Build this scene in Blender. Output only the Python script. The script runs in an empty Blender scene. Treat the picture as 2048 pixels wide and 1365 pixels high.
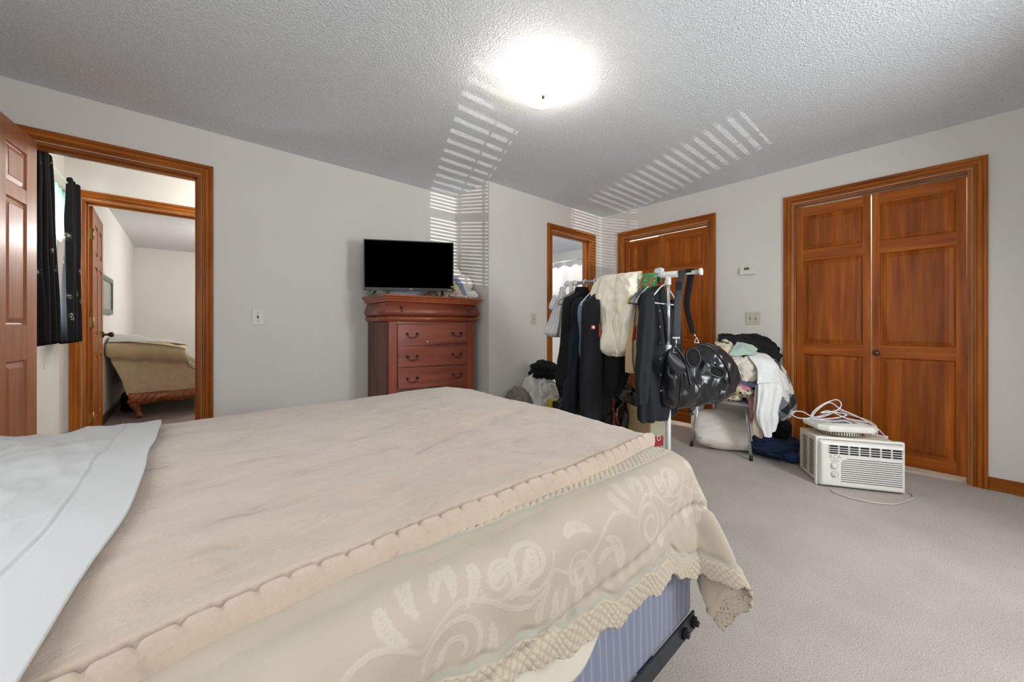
import bpy, math, random
from mathutils import Vector, Matrix, noise
PI = math.pi
SC = bpy.context.scene
COL = SC.collection

# ------------------------------------------------------------------ camera
CAM_Z = 1.074
FPX, CX, HY = 742.0, 1024.0, 651.0            # focal length, centre and horizon in photo pixels (2048 x 1365)
YAW = math.radians(48.81)                      # view direction measured from +X
FW = Vector((math.cos(YAW), math.sin(YAW), 0)); RT = Vector((math.sin(YAW), -math.cos(YAW), 0))
cam_data = bpy.data.cameras.new('camera'); cam = bpy.data.objects.new('camera', cam_data); COL.objects.link(cam)
cam.location = (0, 0, CAM_Z); cam.rotation_euler = (PI/2, 0, YAW - PI/2)
cam_data.sensor_width = 36; cam_data.lens = 36*FPX/2048; cam_data.shift_y = -(682.5-HY)/2048
cam_data.clip_start = 0.02; cam_data.clip_end = 100
SC.camera = cam
def P(px, py, d):
    """world point seen at a photo pixel, d metres in front of the camera plane"""
    return Vector((0, 0, CAM_Z)) + d*(FW + (px-CX)/FPX*RT + Vector((0, 0, (HY-py)/FPX)))

# ------------------------------------------------------------------ world, exposure
w = bpy.data.worlds.new('sky'); SC.world = w; w.use_nodes = True
w.node_tree.nodes['Background'].inputs[0].default_value = (0.75, 0.88, 1.0, 1)
w.node_tree.nodes['Background'].inputs[1].default_value = 1.4
SC.view_settings.view_transform = 'Standard'; SC.view_settings.look = 'None'
SC.view_settings.exposure = 1.15; SC.view_settings.gamma = 1.0; SC.view_settings.use_curve_mapping = False
SC.cycles.use_denoising = True
SC.cycles.max_bounces = 8; SC.cycles.diffuse_bounces = 6

# ------------------------------------------------------------------ lights
def area(name, loc, rot, sx, sy, power, color=(1, 1, 1), spread=PI):
    l = bpy.data.lights.new(name, 'AREA'); l.shape = 'RECTANGLE'; l.size = sx; l.size_y = sy; l.energy = power; l.color = color
    l.spread = spread
    o = bpy.data.objects.new(name, l); COL.objects.link(o); o.location = loc; o.rotation_euler = rot; return o
def point(name, loc, power, r=0.03, color=(1, 1, 1)):
    l = bpy.data.lights.new(name, 'POINT'); l.energy = power; l.shadow_soft_size = r; l.color = color
    o = bpy.data.objects.new(name, l); COL.objects.link(o); o.location = loc; return o
def spot(name, loc, target, power, angle, r=0.01, color=(1, 1, 1)):
    l = bpy.data.lights.new(name, 'SPOT'); l.energy = power; l.shadow_soft_size = r; l.color = color
    l.spot_size = angle; l.spot_blend = 0.15
    o = bpy.data.objects.new(name, l); COL.objects.link(o); o.location = loc
    o.rotation_euler = (Vector(target)-Vector(loc)).to_track_quat('-Z', 'Y').to_euler(); return o
# daylight through the two bedroom windows behind the camera
area('window_daylight_1', (0.21, -0.95, 1.32), (PI/2-0.3, 0, 0), 0.45, 1.0, 6.5, (0.93, 0.97, 1.0))
area('window_daylight_2', (2.2, -0.95, 1.32), (PI/2-0.3, 0, 0.28), 0.60, 1.0, 20, (0.93, 0.97, 1.0))
area('added_daylight_3', (-0.86, 0.55, 1.45), (0, -PI/2, 0), 0.9, 0.9, 4, (0.93, 0.97, 1.0))  # fill light at an unseen left-wall window, added to brighten the room
# sun glinting up off the ground outside, through the blinds
spot('sun_glint_1', (-3.66, -10.0, -0.48), (0.21, -1.0, 1.32), 4600, math.radians(7.2), 0.004)
spot('sun_glint_2', (-1.2, -9.5, -1.23), (2.2, -1.0, 1.32), 2000, math.radians(7.4), 0.004)
# hall window daylight, second room, bathroom, closets
area('hall_daylight', (-1.15, 4.05, 1.45), (0, -PI/2, 0), 1.2, 0.95, 34, (0.8, 0.92, 1.0))
point('hall_fill', (0.45, 4.0, 2.25), 9, 0.08, (1.0, 0.95, 0.88))  # unseen fill, added to brighten the hall and the sofa side
point('second_room_fill', (1.0, 7.0, 2.15), 30, 0.15, (1.0, 0.98, 0.96))  # unseen light added near the ceiling to light the second room
point('bathroom_fill', (3.3, 3.9, 2.2), 10, 0.12, (1.0, 0.98, 0.96))  # added light, source unseen, so the bathroom is lit
point('closet_lamp_1', (4.35, 2.0, 2.3), 16, 0.05, (1.0, 0.98, 0.92))
point('closet_lamp_2', (4.4, 0.35, 2.3), 9, 0.05, (1.0, 0.98, 0.92))

# ------------------------------------------------------------------ materials
def lin(c):
    return tuple(((x/255/12.92) if x/255 <= 0.04045 else ((x/255+0.055)/1.055)**2.4) for x in c)
MATS = {}
def newmat(name):
    m = bpy.data.materials.new(name); m.use_nodes = True
    nt = m.node_tree; b = nt.nodes['Principled BSDF']; return m, nt, b
def N(nt, t, **kw):
    n = nt.nodes.new(t)
    for k, v in kw.items():
        if k in n.inputs: n.inputs[k].default_value = v
        else: setattr(n, k, v)
    return n
def mix(nt, fac, a, b):
    n = nt.nodes.new('ShaderNodeMix'); n.data_type = 'RGBA'
    for s, v in ((0, fac), (6, a), (7, b)):
        if hasattr(v, 'links') or isinstance(v, bpy.types.NodeSocket): nt.links.new(v, n.inputs[s])
        elif s == 0: n.inputs[0].default_value = v
        else: n.inputs[s].default_value = (*v[:3], 1)
    return n.outputs[2]
def ramp(nt, sock, stops):
    r = nt.nodes.new('ShaderNodeValToRGB'); nt.links.new(sock, r.inputs[0])
    while len(r.color_ramp.elements) < len(stops): r.color_ramp.elements.new(0.5)
    for e, (p, c) in zip(r.color_ramp.elements, stops):
        e.position = p; e.color = (*(c if hasattr(c, '__len__') else (c, c, c)), 1)
    return r.outputs[0]
def plain(name, rgb, rough=0.6, metal=0.0, var=0.08, scale=6.0, bump=0.0, bscale=200.0, coat=0.0, sheen=0.0, emit=0.0, bdist=0.002, detail=3.0, alpha=None, trans=0.0):
    """painted / fabric / metal surface: base colour with slight mottling and an optional fine bump"""
    if name in MATS: return MATS[name]
    m, nt, b = newmat(name); c = lin(rgb)
    tc = N(nt, 'ShaderNodeTexCoord'); no = N(nt, 'ShaderNodeTexNoise', Scale=scale, Detail=detail)
    nt.links.new(tc.outputs['Object'], no.inputs['Vector'])
    lo = tuple(x*(1-var) for x in c); hi = tuple(min(1, x*(1+var)) for x in c)
    nt.links.new(ramp(nt, no.outputs[0], [(0.3, lo), (0.7, hi)]), b.inputs['Base Color'])
    b.inputs['Roughness'].default_value = rough; b.inputs['Metallic'].default_value = metal
    if coat: b.inputs['Coat Weight'].default_value = coat; b.inputs['Coat Roughness'].default_value = 0.25
    if sheen: b.inputs['Sheen Weight'].default_value = sheen; b.inputs['Sheen Roughness'].default_value = 0.5
    if emit: b.inputs['Emission Color'].default_value = (*c, 1); b.inputs['Emission Strength'].default_value = emit
    if trans: b.inputs['Transmission Weight'].default_value = trans
    if bump:
        n2 = N(nt, 'ShaderNodeTexNoise', Scale=bscale, Detail=4.0); nt.links.new(tc.outputs['Object'], n2.inputs['Vector'])
        bp = N(nt, 'ShaderNodeBump', Strength=bump, Distance=bdist); nt.links.new(n2.outputs[0], bp.inputs['Height'])
        nt.links.new(bp.outputs[0], b.inputs['Normal'])
    MATS[name] = m; return m
def wood(name, axis, dark, mid, light, rough=0.40, boards=0.0, coat=0.0, gs=1.0, spec=0.22):
    """stained wood, grain running along axis 0/1/2; boards > 0 glues it up from strips of differing tone"""
    if name in MATS: return MATS[name]
    m, nt, b = newmat(name)
    tc = N(nt, 'ShaderNodeTexCoord'); mp = N(nt, 'ShaderNodeMapping'); nt.links.new(tc.outputs['Object'], mp.inputs[0])
    s = [14*gs]*3; s[axis] = 1.1*gs; mp.inputs['Scale'].default_value = s
    n1 = N(nt, 'ShaderNodeTexNoise', Scale=1.6, Detail=6.0, Distortion=0.35); nt.links.new(mp.outputs[0], n1.inputs['Vector'])
    mp2 = N(nt, 'ShaderNodeMapping'); nt.links.new(tc.outputs['Object'], mp2.inputs[0])
    s2 = [160*gs]*3; s2[axis] = 5*gs; mp2.inputs['Scale'].default_value = s2
    n2 = N(nt, 'ShaderNodeTexNoise', Scale=1.0, Detail=3.0); nt.links.new(mp2.outputs[0], n2.inputs['Vector'])
    col = ramp(nt, n1.outputs[0], [(0.28, lin(dark)), (0.5, lin(mid)), (0.74, lin(light))])
    fine = ramp(nt, n2.outputs[0], [(0.35, 0.72), (0.6, 1.0)])
    mul = nt.nodes.new('ShaderNodeMix'); mul.data_type = 'RGBA'; mul.blend_type = 'MULTIPLY'; mul.inputs[0].default_value = 0.55
    nt.links.new(col, mul.inputs[6]); nt.links.new(fine, mul.inputs[7]); out = mul.outputs[2]
    if boards:
        sp = N(nt, 'ShaderNodeSeparateXYZ'); nt.links.new(tc.outputs['Object'], sp.inputs[0])
        ad = N(nt, 'ShaderNodeMath', operation='ADD'); nt.links.new(sp.outputs[0], ad.inputs[0]); nt.links.new(sp.outputs[1], ad.inputs[1])
        ml = N(nt, 'ShaderNodeMath', operation='MULTIPLY'); nt.links.new(ad.outputs[0], ml.inputs[0]); ml.inputs[1].default_value = boards
        fl = N(nt, 'ShaderNodeMath', operation='FLOOR'); nt.links.new(ml.outputs[0], fl.inputs[0])
        wn = N(nt, 'ShaderNodeTexWhiteNoise', noise_dimensions='1D'); nt.links.new(fl.outputs[0], wn.inputs['W'])
        tone = ramp(nt, wn.outputs['Value'], [(0.0, 0.66), (1.0, 1.12)])
        m3 = nt.nodes.new('ShaderNodeMix'); m3.data_type = 'RGBA'; m3.blend_type = 'MULTIPLY'; m3.inputs[0].default_value = 0.8
        nt.links.new(out, m3.inputs[6]); nt.links.new(tone, m3.inputs[7]); out = m3.outputs[2]
    nt.links.new(out, b.inputs['Base Color'])
    b.inputs['Roughness'].default_value = rough
    b.inputs['Coat Weight'].default_value = coat; b.inputs['Coat Roughness'].default_value = 0.22; b.inputs['Specular IOR Level'].default_value = spec
    bp = N(nt, 'ShaderNodeBump', Strength=0.12, Distance=0.001); nt.links.new(n2.outputs[0], bp.inputs['Height']); nt.links.new(bp.outputs[0], b.inputs['Normal'])
    MATS[name] = m; return m

OAK = ((126, 62, 12), (158, 86, 22), (184, 108, 38))
CLO = ((132, 62, 8), (158, 80, 14), (186, 104, 30))
oak = [wood('oak_trim_%s' % 'xyz'[i], i, *OAK) for i in range(3)]
clo_z = wood('closet_door_wood_upright', 2, *CLO)
clo_y = wood('closet_door_wood_cross', 1, *CLO)
clo_p = wood('closet_door_panel_wood', 2, *CLO, boards=13.0, gs=0.8)
PAD = ((152, 88, 50), (170, 102, 60), (186, 118, 76))
pad_z = wood('room_door_wood_upright', 2, *PAD, rough=0.42, coat=0.15, spec=0.6)
CHE = ((118, 58, 44), (146, 76, 58), (164, 92, 70))
che_x = wood('cherry_veneer', 0, *CHE, gs=0.7, rough=0.3, coat=0.2, spec=0.5)
che_z = wood('cherry_upright', 2, *CHE, gs=0.7, rough=0.3)
che_t = wood('cherry_moulding', 0, (128, 58, 32), (160, 82, 48), (180, 100, 60), gs=0.7, rough=0.28, coat=0.2, spec=0.5)
wallp = plain('wall_paint', (222, 218, 212), 0.75, var=0.025, scale=1.3, bump=0.08, bscale=90)

def ceiling_mat():
    m, nt, b = newmat('popcorn_ceiling'); tc = N(nt, 'ShaderNodeTexCoord')
    n1 = N(nt, 'ShaderNodeTexNoise', Scale=95.0, Detail=2.0, Roughness=0.6); nt.links.new(tc.outputs['Object'], n1.inputs['Vector'])
    v = N(nt, 'ShaderNodeTexVoronoi', Scale=150.0); nt.links.new(tc.outputs['Object'], v.inputs['Vector'])
    h1 = ramp(nt, n1.outputs[0], [(0.42, 0.0), (0.66, 1.0)]); h2 = ramp(nt, v.outputs['Distance'], [(0.0, 1.0), (0.5, 0.0)])
    h = mix(nt, 0.35, h1, h2)
    bp = N(nt, 'ShaderNodeBump', Strength=0.8, Distance=0.005); nt.links.new(h, bp.inputs['Height']); nt.links.new(bp.outputs[0], b.inputs['Normal'])
    nt.links.new(ramp(nt, h, [(0.0, lin((218, 222, 225))), (0.9, lin((240, 244, 247)))]), b.inputs['Base Color'])
    b.inputs['Roughness'].default_value = 0.9; return m
def carpet_mat(name, a, c):
    m, nt, b = newmat(name); tc = N(nt, 'ShaderNodeTexCoord')
    n1 = N(nt, 'ShaderNodeTexNoise', Scale=210.0, Detail=3.0, Roughness=0.7); nt.links.new(tc.outputs['Object'], n1.inputs['Vector'])
    n2 = N(nt, 'ShaderNodeTexNoise', Scale=2.2, Detail=4.0, Roughness=0.6); nt.links.new(tc.outputs['Object'], n2.inputs['Vector'])
    f = ramp(nt, n1.outputs[0], [(0.32, tuple(x*0.62 for x in lin(a))), (0.52, lin(a)), (0.72, lin(c))])
    big = ramp(nt, n2.outputs[0], [(0.3, 0.86), (0.6, 1.05)])
    mu = nt.nodes.new('ShaderNodeMix'); mu.data_type = 'RGBA'; mu.blend_type = 'MULTIPLY'; mu.inputs[0].default_value = 1
    nt.links.new(f, mu.inputs[6]); nt.links.new(big, mu.inputs[7]); nt.links.new(mu.outputs[2], b.inputs['Base Color'])
    bp = N(nt, 'ShaderNodeBump', Strength=0.9, Distance=0.006); nt.links.new(n1.outputs[0], bp.inputs['Height']); nt.links.new(bp.outputs[0], b.inputs['Normal'])
    b.inputs['Roughness'].default_value = 1.0; b.inputs['Sheen Weight'].default_value = 0.2; return m
ceilm = ceiling_mat()
carpet = carpet_mat('beige_grey_carpet', (196, 186, 177), (220, 211, 202))

def cloth(name, rgb, var=0.07, bump=0.25, bscale=260, scale=5, rough=0.9, sheen=0.15, bd=0.0015):
    if sum(rgb) < 260: sheen = min(sheen, 0.03)
    m = plain(name, rgb, rough, var=var, scale=scale, bump=bump, bscale=bscale, sheen=sheen, bdist=bd)
    m.node_tree.nodes['Principled BSDF'].inputs['Specular IOR Level'].default_value = 0.25; return m
def spotted(name, base, ring, core, scale):
    """animal print: dark broken rings with brown hearts"""
    m, nt, b = newmat(name); tc = N(nt, 'ShaderNodeTexCoord')
    v = N(nt, 'ShaderNodeTexVoronoi', Scale=scale); no = N(nt, 'ShaderNodeTexNoise', Scale=scale*1.5)
    ad = N(nt, 'ShaderNodeVectorMath', operation='MULTIPLY_ADD'); nt.links.new(no.outputs['Color'], ad.inputs[0]); ad.inputs[1].default_value = (0.03,)*3
    nt.links.new(tc.outputs['Object'], ad.inputs[2]); nt.links.new(ad.outputs[0], v.inputs['Vector'])
    nt.links.new(ramp(nt, v.outputs['Distance'], [(0.0, lin(core)), (0.16, lin(core)), (0.2, lin(ring)), (0.36, lin(ring)), (0.42, lin(base))]), b.inputs['Base Color'])
    b.inputs['Roughness'].default_value = 0.85; return m

# ------------------------------------------------------------------ mesh helpers
class MB:
    def __init__(s): s.v = []; s.f = []; s.m = []; s.sm = []
    def add(s, vs, fs, mi=0, smooth=False, M=None):
        o = len(s.v)
        s.v += [tuple(M @ Vector(p)) if M else tuple(p) for p in vs]
        s.f += [tuple(i+o for i in f) for f in fs]; s.m += [mi]*len(fs); s.sm += [smooth]*len(fs); return s
    def box(s, x0, x1, y0, y1, z0, z1, mi=0, M=None):
        x0, x1 = sorted((x0, x1)); y0, y1 = sorted((y0, y1)); z0, z1 = sorted((z0, z1))
        v = [(x0, y0, z0), (x1, y0, z0), (x1, y1, z0), (x0, y1, z0), (x0, y0, z1), (x1, y0, z1), (x1, y1, z1), (x0, y1, z1)]
        return s.add(v, [(0, 3, 2, 1), (4, 5, 6, 7), (0, 1, 5, 4), (1, 2, 6, 5), (2, 3, 7, 6), (3, 0, 4, 7)], mi, False, M)
    def rings(s, rings, mi=0, caps=True, closed=False, smooth=True, M=None):
        n = len(rings[0]); v = [p for r in rings for p in r]; f = []
        k = len(rings); rng = k if closed else k-1
        for i in range(rng):
            a = i*n; b2 = ((i+1) % k)*n
            for j in range(n): f.append((a+j, a+(j+1) % n, b2+(j+1) % n, b2+j))
        if caps and not closed: f.append(tuple(reversed(range(n)))); f.append(tuple((k-1)*n+j for j in range(n)))
        return s.add(v, f, mi, smooth, M)
    def tube(s, pts, r, seg=10, mi=0, caps=True, closed=False, M=None, flat=1.0):
        pts = [Vector(p) for p in pts]; rs = r if hasattr(r, '__len__') else [r]*len(pts); out = []
        n = len(pts); t0 = (pts[1]-pts[0]).normalized(); up = Vector((0, 0, 1)) if abs(t0.z) < 0.9 else Vector((1, 0, 0))
        a = t0.cross(up).normalized()
        for i, p in enumerate(pts):
            if closed: t = (pts[(i+1) % n]-pts[i-1])
            elif i == 0: t = pts[1]-pts[0]
            elif i == n-1: t = pts[-1]-pts[-2]
            else: t = pts[i+1]-pts[i-1]
            t.normalize(); a = (a - a.dot(t)*t)
            if a.length < 1e-6: a = t.orthogonal()
            a.normalize(); bb = t.cross(a)
            out.append([p + rs[i]*(math.cos(2*PI*j/seg)*a + flat*math.sin(2*PI*j/seg)*bb) for j in range(seg)])
        return s.rings(out, mi, caps, closed, True, M)
    def cyl(s, p0, p1, r, seg=16, mi=0, r1=None):
        return s.tube([p0, p1], [r, r if r1 is None else r1], seg, mi)
    def lathe(s, prof, seg=24, mi=0, M=None):
        return s.rings([[(r*math.cos(2*PI*j/seg), r*math.sin(2*PI*j/seg), z) for j in range(seg)] for r, z in prof], mi, True, False, True, M)
    def sphere(s, c, r, mi=0, n=10):
        rr = r if hasattr(r, '__len__') else (r, r, r)
        rings = []
        for i in range(1, n):
            t = PI*i/n
            rings.append([(c[0]+rr[0]*math.sin(t)*math.cos(2*PI*j/(2*n)), c[1]+rr[1]*math.sin(t)*math.sin(2*PI*j/(2*n)), c[2]-rr[2]*math.cos(t)) for j in range(2*n)])
        return s.rings(rings, mi, True, False, True)
    def grid(s, fn, nu, nv, mi=0, smooth=True):
        v = [fn(i/nu, j/nv) for j in range(nv+1) for i in range(nu+1)]
        f = [(j*(nu+1)+i, j*(nu+1)+i+1, (j+1)*(nu+1)+i+1, (j+1)*(nu+1)+i) for j in range(nv) for i in range(nu)]
        return s.add(v, f, mi, smooth)
    def build(s, name, mats, parent=None, bevel=0, solid=0, off=-1, subsurf=0, moff=0, origin=None, seg=2):
        if not isinstance(mats, (list, tuple)): mats = [mats]
        me = bpy.data.meshes.new(name)
        O = Vector(origin) if origin is not None else Vector((0, 0, 0))
        me.from_pydata([tuple(Vector(p)-O) for p in s.v], [], s.f); me.update()
        me.polygons.foreach_set('material_index', s.m); me.polygons.foreach_set('use_smooth', s.sm)
        for m in mats: me.materials.append(m)
        o = bpy.data.objects.new(name, me); COL.objects.link(o); o.location = O
        if parent is not None:
            o.parent = parent
            if origin is None: o.location = (0, 0, 0)
            pl = parent
            off_v = Vector((0, 0, 0))
            while pl is not None: off_v += pl.location; pl = pl.parent
            o.location = O - off_v
        if subsurf: md = o.modifiers.new('s', 'SUBSURF'); md.levels = md.render_levels = subsurf
        if solid:
            md = o.modifiers.new('t', 'SOLIDIFY'); md.thickness = solid; md.offset = off
            if moff: md.material_offset = moff; md.material_offset_rim = 0
        if bevel: md = o.modifiers.new('b', 'BEVEL'); md.width = bevel; md.segments = seg; md.limit_method = 'ANGLE'; md.angle_limit = 0.6
        return o
def thing(name, label, cat, loc=(0, 0, 0), group=None):
    o = bpy.data.objects.new(name, None); COL.objects.link(o); o.location = loc; o.empty_display_size = 0.05
    o['label'] = label; o['category'] = cat
    if group: o['group'] = group
    return o
def tag(o, label, cat, group=None, kind=None):
    o['label'] = label; o['category'] = cat
    if group: o['group'] = group
    if kind: o['kind'] = kind
    return o
def struct(o, label=None):
    o['kind'] = 'structure'
    if label: o['label'] = label
    return o
def fbm(p, o=4, f=1.0, seed=0.0):
    return noise.fractal(Vector((p[0]*f+seed*7.3, p[1]*f-seed*3.1, p[2]*f+seed*1.7)), 1.0, 2.0, o)
def ridge(p, f=1.0, seed=0.0, o=3):
    """creases: sharp valleys and soft swells, like crumpled cloth"""
    q = Vector((p[0]*f+seed*5.1, p[1]*f+seed*2.3, p[2]*f-seed*4.7)); a = 1.0; t = 0.0; n = 0.0
    for _ in range(o):
        t += a*(abs(noise.noise(q))); n += a; a *= 0.5; q = q*2.1+Vector((3.1, 1.7, 5.3))
    return t/n
def smooth(a, b, x):
    t = max(0, min(1, (x-a)/(b-a))); return t*t*(3-2*t)
def interp(xs, ys, x):
    if x <= xs[0]: return ys[0]
    for i in range(len(xs)-1):
        if x <= xs[i+1]:
            t = (x-xs[i])/(xs[i+1]-xs[i]); t = t*t*(3-2*t)*0.5+t*0.5; return ys[i]+(ys[i+1]-ys[i])*t
    return ys[-1]
def cr(p0, p1, p2, p3, t):
    return 0.5*((2*p1)+(p2-p0)*t+(2*p0-5*p1+4*p2-p3)*t*t+(3*p1-p0-3*p2+p3)*t*t*t)
def spline(pts, n):
    pts = [Vector(p) for p in pts]; k = len(pts)-1; out = []
    for i in range(n+1):
        x = i/n*k; j = min(int(x), k-1); t = x-j
        out.append(cr(pts[max(0, j-1)], pts[j], pts[j+1], pts[min(k, j+2)], t))
    return out
def patch(name, ctrl, mat, nu=60, nv=60, amp=0.01, freq=9, seed=0, solid=0.004, parent=None, stretch=(1, 1, 1), moff=0, pleat=0, pf=6):
    """cloth surface through a grid of control points, with creases pressed into it"""
    rows = [spline(r, nu) for r in ctrl]
    cols = [spline([rows[j][i] for j in range(len(rows))], nv) for i in range(nu+1)]
    G = [[cols[i][j].copy() for i in range(nu+1)] for j in range(nv+1)]
    mb = MB(); v = []
    for j in range(nv+1):
        for i in range(nu+1):
            p = G[j][i]
            du = G[j][min(nu, i+1)]-G[j][max(0, i-1)]; dv = G[min(nv, j+1)][i]-G[max(0, j-1)][i]
            n = du.cross(dv)
            n = n.normalized() if n.length > 1e-9 else Vector((0, 0, 1))
            q = Vector((p.x*stretch[0], p.y*stretch[1], p.z*stretch[2]))
            h = amp*(1.0-3.2*ridge(q, freq, seed)) + amp*0.5*fbm(q, 3, freq*0.5, seed)
            if pleat: h += pleat*math.sin(i/nu*pf*2*PI + 2*fbm((j/nv, 0, i/nu), 2, 2, seed))*(0.3+0.7*j/nv)
            v.append(p+n*h)
    f = [(j*(nu+1)+i, j*(nu+1)+i+1, (j+1)*(nu+1)+i+1, (j+1)*(nu+1)+i) for j in range(nv) for i in range(nu)]
    mb.add(v, f, 0, True); return mb.build(name, mat, parent, solid=solid, off=0, moff=moff)
def ico(n):
    import bmesh
    bm = bmesh.new(); bmesh.ops.create_icosphere(bm, subdivisions=n, radius=1)
    v = [x.co.copy() for x in bm.verts]; f = [tuple(a.index for a in q.verts) for q in bm.faces]; bm.free(); return v, f
ICO = {}
def heap(name, c, r, mat, seed=0, amp=0.22, freq=2.2, base=None, parent=None, rot=0, power=2.0, n=5, lump=0.25, floor=None):
    """a crumpled heap of cloth (or a stuffed bag) resting on the height `base`"""
    if n not in ICO: ICO[n] = ico(n)
    vs, fs = ICO[n]; out = []; cr_, sr = math.cos(rot), math.sin(rot)
    for u in vs:
        q = Vector([math.copysign(abs(x)**(2/power), x) for x in u])
        k = 1 + lump*fbm(u, 2, 0.9, seed) + amp*(0.35-1.6*ridge(u, freq, seed, 3))
        x, y, z = q.x*r[0]*k, q.y*r[1]*k, q.z*r[2]*k
        p = Vector((c[0]+x*cr_-y*sr, c[1]+x*sr+y*cr_, c[2]+z))
        if base is not None and p.z < base: p.z = base + 0.002*(0.5+0.5*math.sin(p.x*90))
        out.append(p)
    mb = MB(); mb.add(out, fs, 0, True); return mb.build(name, mat, parent)
def loft(name, rows, mat, ang=0.0, seg=72, nz=70, fold=0.10, nf=7, noise_a=0.05, seed=0, parent=None, power=2.0, caps=True, crease=0.0, cf=6, cz=1.0):
    """hanging garment body: rows of (x, y, z, half width, half depth) swept top to bottom with folds; width runs along `ang`"""
    ca, sa = math.cos(ang), math.sin(ang); K = len(rows); rings = []
    for i in range(nz+1):
        x = i/nz*(K-1); j = min(int(x), K-2); t = x-j
        g = [cr(rows[max(0, j-1)][m], rows[j][m], rows[j+1][m], rows[min(K-1, j+2)][m], t) for m in range(5)]
        g[3] = max(g[3], 0.003); g[4] = max(g[4], 0.003); ring = []
        dn = i/nz
        for s in range(seg):
            th = 2*PI*s/seg; c_, s_ = math.cos(th), math.sin(th)
            c2 = math.copysign(abs(c_)**(2/power), c_); s2 = math.copysign(abs(s_)**(2/power), s_)
            k = 1 + fold*(0.3+0.7*dn)*math.sin(nf*th + 2.5*fbm((dn*1.5, 0, 0), 2, 1, seed)) + noise_a*fbm((c_*1.4, s_*1.4, dn*3), 3, 1, seed)
            kk = (k-1)
            a = g[3]*c2*(1+kk*0.35); b = g[4]*s2*(1+kk*2.2)
            p = Vector((g[0]+a*ca-b*sa, g[1]+a*sa+b*ca, g[2]))
            if crease:
                h = crease*(0.4-1.5*ridge((p.x, p.y, p.z*cz), cf, seed)); p += Vector((-sa, ca, 0))*h*(1 if s_ > 0 else -1) + Vector((ca, sa, 0))*h*0.3*(1 if c_ > 0 else -1)
            ring.append(p)
        rings.append(ring)
    mb = MB(); mb.rings(rings, 0, caps); return mb.build(name, mat, parent)
# ================================================================== the setting
H = 2.44
floor = MB().box(-1.1, 5.6, -1.15, 4.70, -0.12, 0.0).build('floor', carpet); struct(floor)
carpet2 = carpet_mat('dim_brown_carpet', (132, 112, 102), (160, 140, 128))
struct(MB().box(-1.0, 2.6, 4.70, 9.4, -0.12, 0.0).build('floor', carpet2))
struct(MB().box(-1.1, 5.6, -1.15, 9.4, H, H+0.12).build('ceiling', ceilm))

def wall(name, ax, p0, p1, a0, a1, holes=(), mat=None):
    """wall slab between p0 and p1 on axis `ax` (0 = thin in x), running a0..a1 on the other axis, with (a, b, z0, z1) holes"""
    mb = MB()
    def bx(u0, u1, z0, z1):
        if u1-u0 < 1e-4 or z1-z0 < 1e-4: return
        if ax == 0: mb.box(p0, p1, u0, u1, z0, z1)
        else: mb.box(u0, u1, p0, p1, z0, z1)
    cur = a0
    for (h0, h1, z0, z1) in sorted(holes):
        bx(cur, h0, 0, H); bx(h0, h1, 0, z0); bx(h0, h1, z1, H); cur = h1
    bx(cur, a1, 0, H)
    return struct(mb.build(name, mat or wallp))
DT = 2.123
wall('wall_back', 1, 3.37, 3.49, -1.07, 2.27, [(-0.705, 0.07, 0, DT)])
wall('wall_return', 0, 2.15, 2.27, 2.79, 3.37)
wall('wall_bathroom_side', 1, 2.79, 2.91, 2.27, 3.95, [(3.016, 3.734, 0, DT)])
wall('wall_right', 0, 3.95, 4.07, -1.12, 2.91, [(-0.157, 0.813, 0, DT), (1.506, 2.477, 0, DT)])
wall('wall_left', 0, -1.07, -0.95, -1.12, 3.37, [(0.05, 1.05, 0.95, 1.95)])
wall('wall_rear', 1, -1.12, -1.0, -0.95, 3.95, [(-0.03, 0.45, 0.82, 1.83), (1.88, 2.54, 0.82, 1.83)])
wall('wall_hall_left', 0, -0.87, -0.75, 3.49, 4.65, [(3.62, 4.42, 1.05, 2.05)])
wall('wall_hall_right', 0, 1.5, 1.62, 3.49, 4.65)
wall('wall_hall_back', 1, 4.65, 4.77, -0.87, 2.4, [(-0.65, 0.16, 0, DT)])
wall('wall_second_room_left', 0, -0.81, -0.69, 4.77, 9.2)
wall('wall_second_room_back', 1, 9.2, 9.32, -0.81, 2.4)
wall('wall_second_room_right', 0, 2.2, 2.32, 4.77, 9.2)
bathp = plain('bathroom_wall_paint', (226, 224, 220), 0.6, var=0.02)
wall('wall_bathroom_left', 0, 2.27, 2.39, 2.91, 4.65, mat=bathp)
wall('wall_bathroom_back', 1, 4.75, 4.87, 2.4, 5.42, mat=bathp)
wall('wall_bathroom_right', 0, 5.3, 5.42, 2.9, 4.75, mat=bathp)
clos = plain('closet_wall_paint', (228, 224, 214), 0.8, var=0.02)
wall('wall_closet_back', 0, 4.75, 4.87, -0.62, 2.9, mat=clos)
for k, y in enumerate((-0.62, 1.05, 1.20, 2.80)):
    wall('wall_closet_side', 1, y, y+0.1, 4.07, 4.75, mat=clos)

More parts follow.
